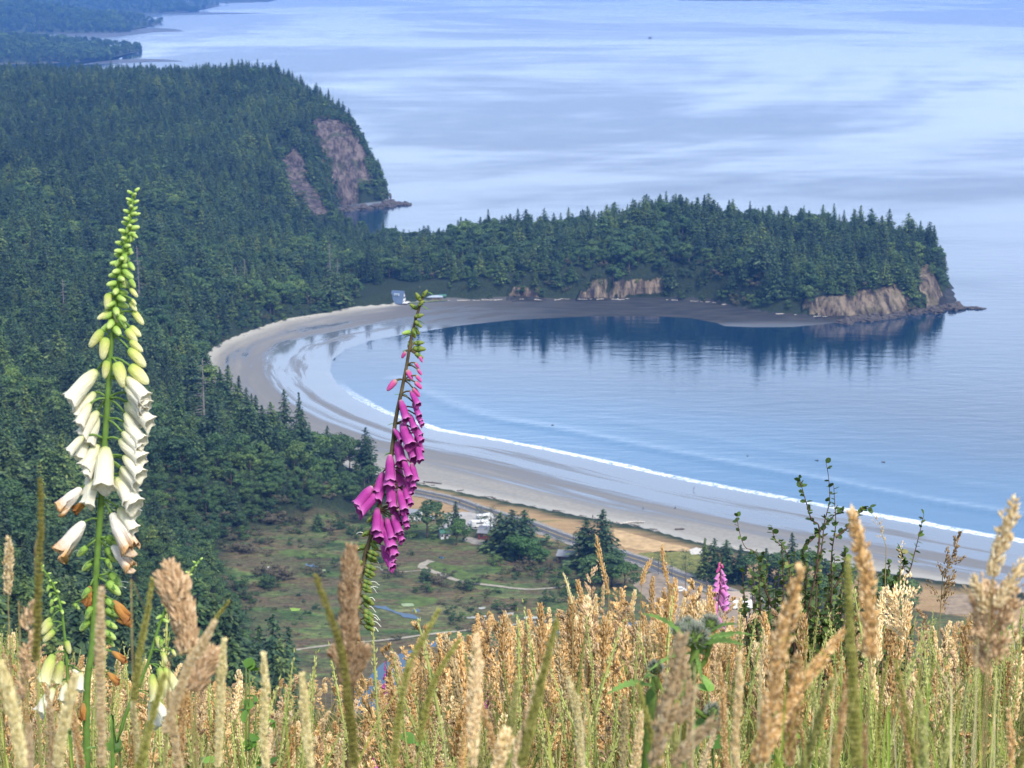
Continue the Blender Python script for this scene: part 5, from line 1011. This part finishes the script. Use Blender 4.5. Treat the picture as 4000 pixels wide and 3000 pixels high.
stalk('upright dark orange head above the rest at the middle', [(2330, 2096), (2342, 2170), (2360, 2240), (2378, 2330)], 28, 5.5, S_or, n=160)
stalk('orange head curving right above the grass bank', [(2586, 2130), (2592, 2200), (2612, 2290)], 26, 6.0, S_or, n=150)
stalk('orange head hanging sideways above the grass bank', [(2545, 2185), (2520, 2230), (2505, 2290)], 26, 6.0, S_or, n=120)
stalk('open brown panicle with spreading branches near the right edge', [(3748, 2090), (3715, 2180), (3690, 2260), (3672, 2400)], 120, 5.0, S_brown, 'plume', 420, prof=lambda t: 75*5/F*(.2+t*.9))
stalk('feathery whitish panicle right of the tall orange head', [(3418, 2018), (3440, 2070), (3462, 2120)], 60, 5.2, S_cream, 'plume', 110)
stalk('small whitish panicle between shrub twigs at the right', [(3522, 2112), (3520, 2160), (3518, 2210)], 34, 5.2, S_cream, 'plume', 60)
stalk('fluffy cream panicle clump right of the tall orange head', [(3500, 2330), (3520, 2420), (3540, 2520)], 190, 4.5, S_cream, 'plume', 420)
stalk('straw stalk rising from the bottom left corner', [(290, 2650), (265, 2760), (240, 2880), (225, 3010)], 44, 1.4, S_straw, n=1000)
stalk('wide straw stalk at the very left of the bottom edge', [(5, 2600), (40, 2740), (70, 2880), (95, 3010)], 50, 1.3, S_straw, n=1000)
stalk('straw stalk left of the brown foxglove plume at the bottom', [(1180, 2640), (1188, 2760), (1200, 2880), (1215, 3010)], 36, 1.6, S_straw, n=800)
stalk('tan head low at the bottom between two olive stalks', [(1980, 2860), (1960, 2930), (1940, 3020)], 70, 1.5, S_tan)
for k_ in range(44):
    px = rng.uniform(-20, 4020); 
    if 1100 < px < 1560 and rng.random() < .5: continue
    top = rng.uniform(2560, 2860); ln = rng.normal()*60; mt = [S_straw, S_tan, S_cream, S_olive, S_or, S_green][k_ % 6] if px < 2900 else [S_olive, S_or, S_green][k_ % 3]
    stalk('soft blurred seed stalk close to the lens along the bottom edge', [(px+ln, top), (px+ln*.5, top+150), (px+rng.normal()*10, top+330), (px-ln*.3, 3020)], rng.uniform(18, 46), rng.uniform(1.3, 2.3), mt, n=500, group='blurred seed stalks along the bottom edge')
nb_l = MB()
def near_blade(px, top, d, wpx, lean, mat, label='broad green blade close to the lens at the bottom edge', group='blurred green blades along the bottom edge'):
    sc_ = d/F; tip = P(px+lean, top, d); mid = P(px+lean*.35, top*.45+3020*.55, d); ft = P(px, 3030, d); base = np.array([ft[0], d, float(ground(ft[0], d))])
    c = spline([tip-base, mid-base, ft-base, (0, 0, 0)], 18); V = []; r = empty('grass_plant', tuple(base)); tag(r, label, 'grass', group, 'thing'); yw = rng.uniform(-.6, .6); sd = np.array([math.cos(yw), math.sin(yw), 0]); nr = np.array([-sd[1], sd[0], 0])
    for i, q in enumerate(c):
        w_ = wpx*.5*sc_*min(1, .04+(i/17)**.7*1.3); V += [q-sd*w_, q+nr*w_*.35, q+sd*w_]
    obj('blade', mesh('blade', V, [(3*i+j, 3*i+j+1, 3*i+j+4, 3*i+j+3) for i in range(17) for j in range(2)], mat, True), r)
def bladem(name, c): m = M(name, .6, .25); m.col(m.mix(1.0, m.ramp(m.noise(18, 3, (1, 1, .1)), [(.3, tuple(q*.75 for q in c)), (.7, tuple(q*1.2 for q in c))]), m.ramp(m.orand(), [(0, .75), (1, 1.3)]), 'MULTIPLY')); return m.trans(.4).m
BM = [bladem('green_blade', (.28, .40, .05)), bladem('olive_blade', (.42, .43, .09)), bladem('straw_blade', (.70, .60, .32))]
for k_ in range(125):
    px = rng.uniform(-30, 4030); px = px if k_ % 2 else rng.uniform(2850, 4030); near_blade(px, rng.uniform(2520, 2900), rng.uniform(1.3, 2.6), rng.uniform(10, 32), rng.normal()*130, BM[int(rng.choice([0, 0, 1, 1, 2]))])
# common stalks used in number: one real stalk of each kind, copied
def common(name, label, mat, stemmat, width, L_, n, style, sl, group):
    r = empty(name); tag(r, label, 'grass', group); cv = np.array([(.012*rng.normal(), .012*rng.normal(), 1.0), (0, 0, 1-L_*.5), (0, 0, 1-L_)])
    mb = head(cv, lambda t: width*.5*min(1, .2+t*3)*(1-.4*t), n, sl, sl*.2, style); obj('seed_head', mb.mesh('seed_head', mat, False), r)
    q = MB(); tube(q, spline([(0, 0, 1-L_*.3), (0, 0, .5), (0, 0, 0)], 8), [.0009, .001, .0012, .0014, .0016, .0018, .002, .002], 4)
    for k_ in range(2): a = rng.uniform(0, 6.28); leaf_blade(q, (0, 0, rng.uniform(.1, .4)), (math.cos(a)*.35, math.sin(a)*.35, 1), rng.uniform(.3, .45), .004, .25, 5, side=(-math.sin(a), math.cos(a), 0))
    obj('stem', q.mesh('stem', stemmat), r); return r
G1 = 'tan seed heads of the grassy bank'; kinds = [
    common('grass_stalk', 'orange tan seed head standing in the grassy bank', S_or, stalkm, .030, .17, 230, 'dense', .014, G1), common('grass_stalk', 'orange tan seed head standing in the grassy bank', S_or, stalkm, .046, .22, 260, 'plume', .014, G1),
    common('grass_stalk', 'pale straw seed head standing in the grassy bank', S_tan, stalkm, .026, .15, 200, 'dense', .013, 'pale seed heads of the grassy bank'), common('grass_stalk', 'pinkish soft seed head standing in the grassy bank', S_pink, stalkm, .050, .17, 230, 'plume', .011, 'pinkish seed heads of the grassy bank'),
    common('grass_stalk', 'narrow green seed stalk standing in the lower grass', S_green, stalkg, .012, .26, 120, 'dense', .008, 'green seed stalks of the lower grass')]
for r in kinds: reg(r)
def topline(px): return np.interp(px, [-200, 0, 300, 700, 1000, 1150, 1500, 1640, 1800, 2000, 2200, 2400, 2600, 2800, 3000, 3400, 3700, 4000, 4300], [2480, 2480, 2560, 2640, 2680, 2830, 2840, 2560, 2450, 2410, 2400, 2300, 2290, 2370, 2420, 2380, 2430, 2380, 2400])
def sow(nn__, y0, y1):
    y = y0+(y1-y0)*rng.random(nn__)**.8; px = rng.uniform(-250, 4250, nn__); x = P(px, 2400, 1.0)[:, 0]*y; g = ground(x, y)
    return x, y, px, g
x, y, px, g = sow(3500, 3.0, 12.6)
topz = P(px, topline(px), 1.0)[:, 2]-HC; h = (HC+topz*y-g)*(1.04-.42*rng.random(len(x))**1.1); h = np.clip(h, .35, 1.25)
peak = rng.random(len(x)) < .04; h[peak] *= 1.07
right = sst(2900, 3300, px); left = 1-sst(900, 1400, px); r_ = rng.random(len(x)); r2 = rng.random(len(x))
v = np.where(r_ < .30, 0, np.where(r_ < .62, 1, np.where(r_ < .82, 2, 3)))
v = np.where((r2 < right*.55+left*.35) | (y < 4.5), 4, v); v = np.where((v == 0) & (left > .5) & (r2 > .6), 2, v)
keep = ~((px > 1150) & (px < 1560) & (rng.random(len(x)) < .35)); x, y, px, g, h, v = [q[keep] for q in (x, y, px, g, h, v)]
# those standing tallest against the view are things of their own
sc_key = (h+ (HC-0)*0 - (HC+topz[keep]*y-g))/y; order = np.argsort(-sc_key); pick = []; used = {}
for i in order:
    c_ = used.get(int(v[i]), 0)
    if c_ < 56 and 0 < px[i] < 4000: pick.append(i); used[int(v[i])] = c_+1
first = set()
for i in pick:
    k_ = int(v[i]); o = kinds[k_] if k_ not in first else copy_tree(kinds[k_]); first.add(k_)
    o.location = (x[i], y[i], g[i]-.02); o.rotation_euler = (rng.normal()*.13, rng.normal()*.2, rng.uniform(0, 6.28)); o.scale = (1, 1, h[i])
m_ = np.ones(len(x), bool); m_[pick] = False; N_ = m_.sum()
gsrc = [[CHo for CHo in bpy.data.objects if CHo.parent == r] for r in kinds]
o = make_stuff('grass_stalks', np.stack([x, y, g-.02], -1)[m_], np.stack([rng.normal(size=N_)*.15, rng.normal(size=N_)*.22, rng.uniform(0, 6.28, N_)], -1), np.stack([np.ones(N_)*rng.uniform(.8, 1.3, N_), np.ones(N_), h[m_]], -1), v[m_], gsrc)
tag(o, 'thick growth of tan and green seeding grass on the near bank', 'grass', kind='stuff')
def blades(name, nb, y0, y1, mats, hs, wd, lab):
    x, y, px, g = sow(nb, y0, y1); n_ = len(x); h = np.minimum((HC+(P(px, topline(px)+60, 1.0)[:, 2]-HC)*y-g), 1.1)*rng.uniform(*hs, n_); h = np.clip(h, .12, 1.1)
    az = rng.uniform(0, 2*PI, n_); ln = rng.uniform(.05, .38, n_)*h; sd = az+PI/2+rng.normal(size=n_)*.4; w = wd*rng.uniform(.6, 1.4, n_); rows = []
    for t, ww in ((0, 1), (.35, .95), (.7, .65), (1, .04)):
        cx = x+np.cos(az)*ln*t*t; cy = y+np.sin(az)*ln*t*t; cz = g-.02+h*(t-.12*t*t)
        rows += [np.stack([cx-np.cos(sd)*w*ww, cy-np.sin(sd)*w*ww, cz], -1), np.stack([cx+np.cos(sd)*w*ww, cy+np.sin(sd)*w*ww, cz], -1)]
    V = np.stack(rows, 1).reshape(-1, 3); f = np.array([(0, 1, 3, 2), (2, 3, 5, 4), (4, 5, 7, 6)]); Fc = (np.arange(n_)[:, None, None]*8+f[None]).reshape(-1, 4)
    tag(obj(name, mesh(name, V, Fc, mats)), lab, 'grass', kind='stuff')
bladeg = leafmat('grass_blades', [(0, (.03, .055, .01)), (.35, (.10, .16, .02)), (.6, (.22, .30, .05)), (.8, (.40, .40, .12)), (1, (.52, .43, .2))], None, .6, .25, .3)
bladed = leafmat('dry_blades', [(0, (.08, .055, .02)), (.5, (.34, .23, .11)), (.8, (.58, .45, .27)), (1, (.26, .29, .09))], None, .7, .2, .25)
blades('grass', 30000, 2.4, 12.8, bladeg, (.35, 1.0), .0030, 'green and yellow grass blades covering the near bank')
blades('dry_grass', 14000, 4.0, 13.0, bladed, (.45, .95), .0018, 'dry tan grass stems among the green blades')
# ---- leafy shrub
shr = empty('leafy_shrub', (P(3180, 2700, 6.2)[0], 6.2, float(ground(P(3180, 2700, 6.2)[0], 6.2)))); tag(shr, 'twiggy shrub with small round green leaves behind the tall orange grass heads', 'shrub')
base = np.array(shr.location); z7 = lambda pl: [(2700+a/1.276, 1700+b/1.276) for a, b in pl]; tw_ = MB(); lf = MB()
def leaf(p, d, s):
    d = d/np.linalg.norm(d); up = np.array([0, 0, 1.])+rng.normal(size=3)*.5; sd = np.cross(d, up); sd /= np.linalg.norm(sd)+1e-9; nr = np.cross(sd, d); V = []
    for t, w in ((0, .06), (.25, .36), (.55, .42), (.82, .28), (1, .03)): q = p+d*s*t; V += [q-sd*w*s+nr*w*s*.25, q, q+sd*w*s+nr*w*s*.25]
    lf.add(V, [(3*i+j, 3*i+j+1, 3*i+j+4, 3*i+j+3) for i in range(4) for j in range(2)])
twigs = [[(560, 1150), (570, 950), (620, 700), (650, 560), (665, 430), (690, 330), (685, 210), (672, 138)], [(620, 700), (640, 470), (600, 420), (575, 340), (555, 270), (540, 215)], [(680, 1100), (700, 800), (700, 600), (720, 450), (715, 330), (710, 245)], [(560, 560), (640, 480), (700, 410), (760, 375)], [(720, 510), (790, 450), (840, 385), (892, 362)],
         [(900, 1100), (960, 850), (1010, 740), (1080, 690), (1110, 600), (1140, 480), (1160, 395)], [(480, 1150), (400, 850), (330, 600), (270, 560), (240, 480), (228, 405)], [(520, 1100), (500, 800), (480, 600), (420, 520), (398, 450)], [(440, 1100), (460, 800), (455, 620), (452, 530)], [(960, 850), (970, 720), (990, 640)], [(700, 800), (760, 650), (770, 560)], [(560, 950), (570, 700), (560, 560), (590, 520)], [(400, 850), (350, 700), (360, 580)], [(1010, 760), (1060, 640), (1040, 560)]]
for i in range(95):
    a = rng.uniform(250, 800) if i < 82 else rng.uniform(800, 1100); b = 560+abs(a-540)*.25+rng.uniform(0, 420); twigs.append([(a*.6+230, 1250), (a*.9+50, b+260), (a, b)])
for tw0 in twigs:
    dpt = 6.2+rng.uniform(-.22, .3); pts = np.array([P(p_[0], p_[1], dpt) for p_ in z7(tw0)])-base; c = spline(pts, 34); tube(tw_, c, np.linspace(.0042, .0009, 34), 5)
    for i in range(3, 34):
        if c[i][2] < c[0][2]: continue
        dens_ = .75 if i > 12 else .55
        for k_ in (0, 1):
            if rng.random() < dens_: dv = (c[min(i+1, 33)]-c[i-1]); dv /= np.linalg.norm(dv)+1e-9; leaf(c[i], dv*.45+rng.normal(size=3)*np.array([.9, .6, .45]), rng.uniform(.012, .023))
shrl = leafmat('shrub_leaf', [(0, (.035, .065, .018)), (.6, (.07, .13, .03)), (.9, (.15, .23, .05)), (1, (.30, .26, .09))], None, .5, .35, .3)
obj('twigs', tw_.mesh('twigs', simple('twig_bark', (.12, .07, .055), .8, .2, .3, 50)), shr); obj('leaves', lf.mesh('leaves', shrl), shr)
# low green undergrowth between grasses at left
for k_, (px, py, d, lab) in enumerate(((1090, 2640, 4.5, 'bright green leafy weed left of the olive stalk'), (880, 2620, 4.5, 'green leafy weed behind the straw stalk'), (500, 2780, 3.2, 'lush green leaves round the white foxglove foot'), (1250, 2900, 3.5, 'green leaves low at the bottom left of the centre'), (1680, 2880, 4.2, 'small green leaves low near the centre'), (150, 2850, 3.0, 'dark green leaves at the bottom left corner'), (3050, 2900, 3.5, 'dark green leaves under the thistle'), (2900, 2820, 3.6, 'green leaves at the right foot of the thistle'))):
    q = P(px, py, d); gz = float(ground(q[0], d)); rt = empty('leafy_weed', (q[0], d, gz)); tag(rt, lab, 'plant'); lf = MB(); st = MB()
    for j in range(9):
        a = rng.uniform(0, 6.28); top = np.array([math.cos(a)*.07, math.sin(a)*.07, (q[2]-gz)*rng.uniform(.6, 1.05)]); c = spline([(0, 0, 0), top*.5+np.array([.01, 0, .05]), top], 12); tube(st, c, .0016, 4)
        for i in range(3, 12):
            for kk in range(2): leaf(c[i], rng.normal(size=3)*np.array([1, 1, .5]), rng.uniform(.02, .045))
    obj('stems', st.mesh('stems', stalkg), rt); obj('leaves', lf.mesh('leaves', brightweed if k_ else (brightweed := leafmat('weed_leaf', [(0, (.06, .14, .02)), (.6, (.13, .27, .04)), (1, (.24, .42, .07))], None, .5, .35, .35))), rt)
# ---- thistle
zt = lambda a, b: (2500+a/2.764, 2300+b/2.764); dT = 2.3
tb = P(*zt(480, 1700), dT); tg_ = float(ground(tb[0], dT)); th_root = empty('thistle', (tb[0], dT, tg_)); tag(th_root, 'spiny green thistle with grey woolly heads behind the large cream grass head', 'thistle'); b0 = np.array([tb[0], dT, tg_])
mb = MB(); st_pts = [P(*zt(*q), dT)-b0 for q in ((600, 640), (610, 760), (590, 900), (545, 1100), (500, 1350), (480, 1700))]; tube(mb, spline(st_pts+[np.zeros(3)], 24), np.linspace(.0055, .0095, 24), 8)
for q0, q1 in (((590, 900), (760, 560)), ((520, 1250), (780, 1400)), ((160, 1100), (170, 950))):
    tube(mb, spline([P(*zt(*q0), dT)-b0, P(*zt((q0[0]+q1[0])/2+30, (q0[1]+q1[1])/2+40), dT)-b0, P(*zt(*q1), dT)-b0], 8), .0035, 6)
tube(mb, spline([P(*zt(170, 950), dT+.1)-b0, P(*zt(110, 1250), dT+.1)-b0, (-.1, .1, 0)], 12), .005, 6)
thg = simple('thistle_green', (.12, .19, .035), .7, .2, .35, 60, .15); thl = simple('thistle_leaf', (.12, .21, .05), .7, .2, .3, 60, .2); wool = simple('woolly_spines', (.27, .30, .24), .9, .1, .35, 90, .1)
obj('stem', mb.mesh('stem', thg), th_root)
def thistle_head(px, py, R_, tilt, dd_=0):
    c = P(px, py, dT+dd_)-b0; r = R_*dT/F; mb = MB(); v_, f_ = [], []
    for i in range(7):
        for j in range(12): a = 2*PI*j/12; t = PI*i/6; v_.append(c+r*.72*np.array([math.sin(t)*math.cos(a), math.sin(t)*math.sin(a), math.cos(t)*.9]))
    for i in range(6):
        for j in range(12): f_.append((i*12+j, i*12+(j+1) % 12, (i+1)*12+(j+1) % 12, (i+1)*12+j))
    mb.add(v_, f_); h_ = obj('flower_head', mb.mesh('flower_head', thg), th_root); s2 = MB()
    for i in range(230):
        v = rng.normal(size=3); v[2] = abs(v[2])*1.1-.35+tilt*0; v /= np.linalg.norm(v); p = c+v*r*.68; e = c+v*r*rng.uniform(1.05, 1.35)+np.array([0, 0, r*.18]); tube(s2, [p, (p+e)/2+rng.normal(size=3)*r*.04, e], [r*.035, r*.03, r*.006], 3)
    obj('spines', s2.mesh('spines', wool), h_)
thistle_head(*zt(585, 545), 62, 0); thistle_head(*zt(430, 470), 40, 0, .04); thistle_head(*zt(760, 400), 44, 0, .08); thistle_head(*zt(165, 870), 36, 0, .1); thistle_head(*zt(780, 1330), 34, 0); thistle_head(*zt(510, 400), 36, 0, .1)
for q0, q1, w in (((600, 640), (1090, 490), 15), ((620, 700), (1050, 590), 22), ((600, 600), (1240, 400), 8), ((580, 620), (0, 190), 12), ((590, 700), (60, 770), 10), ((740, 480), (1040, 310), 9), ((720, 430), (690, 240), 7), ((600, 700), (760, 800), 12), ((590, 760), (520, 900), 12), ((130, 1050), (-380, 1000), 16), ((150, 1120), (60, 1350), 26), ((160, 960), (20, 880), 12), ((770, 1380), (560, 1640), 10), ((500, 1560), (860, 1480), 20), ((520, 1600), (960, 1620), 22), ((600, 720), (640, 900), 10), ((540, 1150), (480, 1290), 10), ((760, 1400), (900, 1370), 8)):
    a = P(*zt(*q0), dT)-b0; e = P(*zt(*q1), dT)-b0+np.array([0, rng.uniform(-.05, .03), 0]); lm = MB(); w_ = w*1.7*dT/F/2; n_ = 16; V = []; dv = (e-a); ln_ = np.linalg.norm(dv); sd = np.cross(dv/ln_, [0, -.75, .66]); sd /= np.linalg.norm(sd)
    for i in range(n_+1):
        t = i/n_; q = a+dv*t+np.array([0, 0, .10*ln_*math.sin(PI*t)]); ww = w_*math.sin(PI*min(1, t*.82+.14))*(1.35 if i % 2 else .7)
        if i == n_: ww = 0.00005
        V += [q-sd*ww+np.array([0, 0, ww*.4]), q, q+sd*ww+np.array([0, 0, ww*.4])]
    lm.add(V, [(3*i+j, 3*i+j+1, 3*i+j+4, 3*i+j+3) for i in range(n_) for j in range(2)]); obj('leaf', lm.mesh('leaf', thl), th_root)
# ------------------------------------------------------------------ haze, sky, sun
hz = MB(); box(hz, (0, 8000, 128), (30000, 26000, 275)); hzm = bpy.data.materials.new('haze_air'); hzm.use_nodes = True; nt = hzm.node_tree; nt.nodes.clear()
pv = nt.nodes.new('ShaderNodeVolumePrincipled'); pv.inputs['Color'].default_value = (.14, .37, .95, 1); pv.inputs['Density'].default_value = 7.2e-5
ou = nt.nodes.new('ShaderNodeOutputMaterial'); nt.links.new(pv.outputs[0], ou.inputs['Volume']); hzm.cycles.homogeneous_volume = True if hasattr(hzm.cycles, 'homogeneous_volume') else None
tag(obj('haze', hz.mesh('haze', hzm, False)), kind='stuff')
SE, SR = math.radians(50), math.radians(148)
w = bpy.data.worlds.new('World'); scene.world = w; w.use_nodes = True; nt = w.node_tree; bg = nt.nodes['Background']
sk = nt.nodes.new('ShaderNodeTexSky'); sk.sky_type = 'NISHITA'; sk.sun_disc = False; sk.sun_elevation = SE; sk.sun_rotation = SR; sk.altitude = 200
tc = nt.nodes.new('ShaderNodeTexCoord'); mp = nt.nodes.new('ShaderNodeMapping'); mp.inputs['Scale'].default_value = (1, 1, 4.0); nt.links.new(tc.outputs['Generated'], mp.inputs[0])
nz = nd(nt, 'ShaderNodeTexNoise', Scale=2.2, Detail=7, Roughness=.6); nt.links.new(mp.outputs[0], nz.inputs['Vector'])
rp = nt.nodes.new('ShaderNodeValToRGB'); rp.color_ramp.elements[0].position = .36; rp.color_ramp.elements[1].position = .62; nt.links.new(nz.outputs['Fac'], rp.inputs[0])
mr = nd(nt, 'ShaderNodeMapRange'); mr.inputs[3].default_value = .35; mr.inputs[4].default_value = .95; nt.links.new(rp.outputs[0], mr.inputs[0])
mx = nt.nodes.new('ShaderNodeMix'); mx.data_type = 'RGBA'; sz = nt.nodes.new('ShaderNodeSeparateXYZ'); nt.links.new(tc.outputs['Generated'], sz.inputs[0]); m3 = nd(nt, 'ShaderNodeMapRange'); m3.inputs[1].default_value = .08; m3.inputs[2].default_value = .27; m3.inputs[3].default_value = 1; m3.inputs[4].default_value = .4; nt.links.new(sz.outputs[2], m3.inputs[0]); mm = nt.nodes.new('ShaderNodeMath'); mm.operation = 'MULTIPLY'; nt.links.new(m3.outputs[0], mm.inputs[0]); nt.links.new(mr.outputs[0], mm.inputs[1]); nt.links.new(mm.outputs[0], mx.inputs[0]); nt.links.new(sk.outputs[0], mx.inputs[6]); mx.inputs[7].default_value = (7.6, 8.8, 10.9, 1)
nt.links.new(mx.outputs[2], bg.inputs[0]); bg.inputs[1].default_value = .10
sl_ = bpy.data.lights.new('sun', 'SUN'); so = bpy.data.objects.new('sun', sl_); COL.objects.link(so); sl_.energy = 2.5; sl_.angle = math.radians(16); sl_.color = (1, .95, .88)
sdv = Vector((math.sin(SR)*math.cos(SE), math.cos(SR)*math.cos(SE), math.sin(SE))); so.rotation_euler = sdv.to_track_quat('Z', 'Y').to_euler()
vs = scene.view_settings; vs.view_transform = 'Standard'; vs.look = 'None'; vs.exposure = 1.08; vs.gamma = 1
scene.cycles.max_bounces = 6; scene.cycles.volume_bounces = 1; scene.cycles.transparent_max_bounces = 8; scene.cycles.use_denoising = True
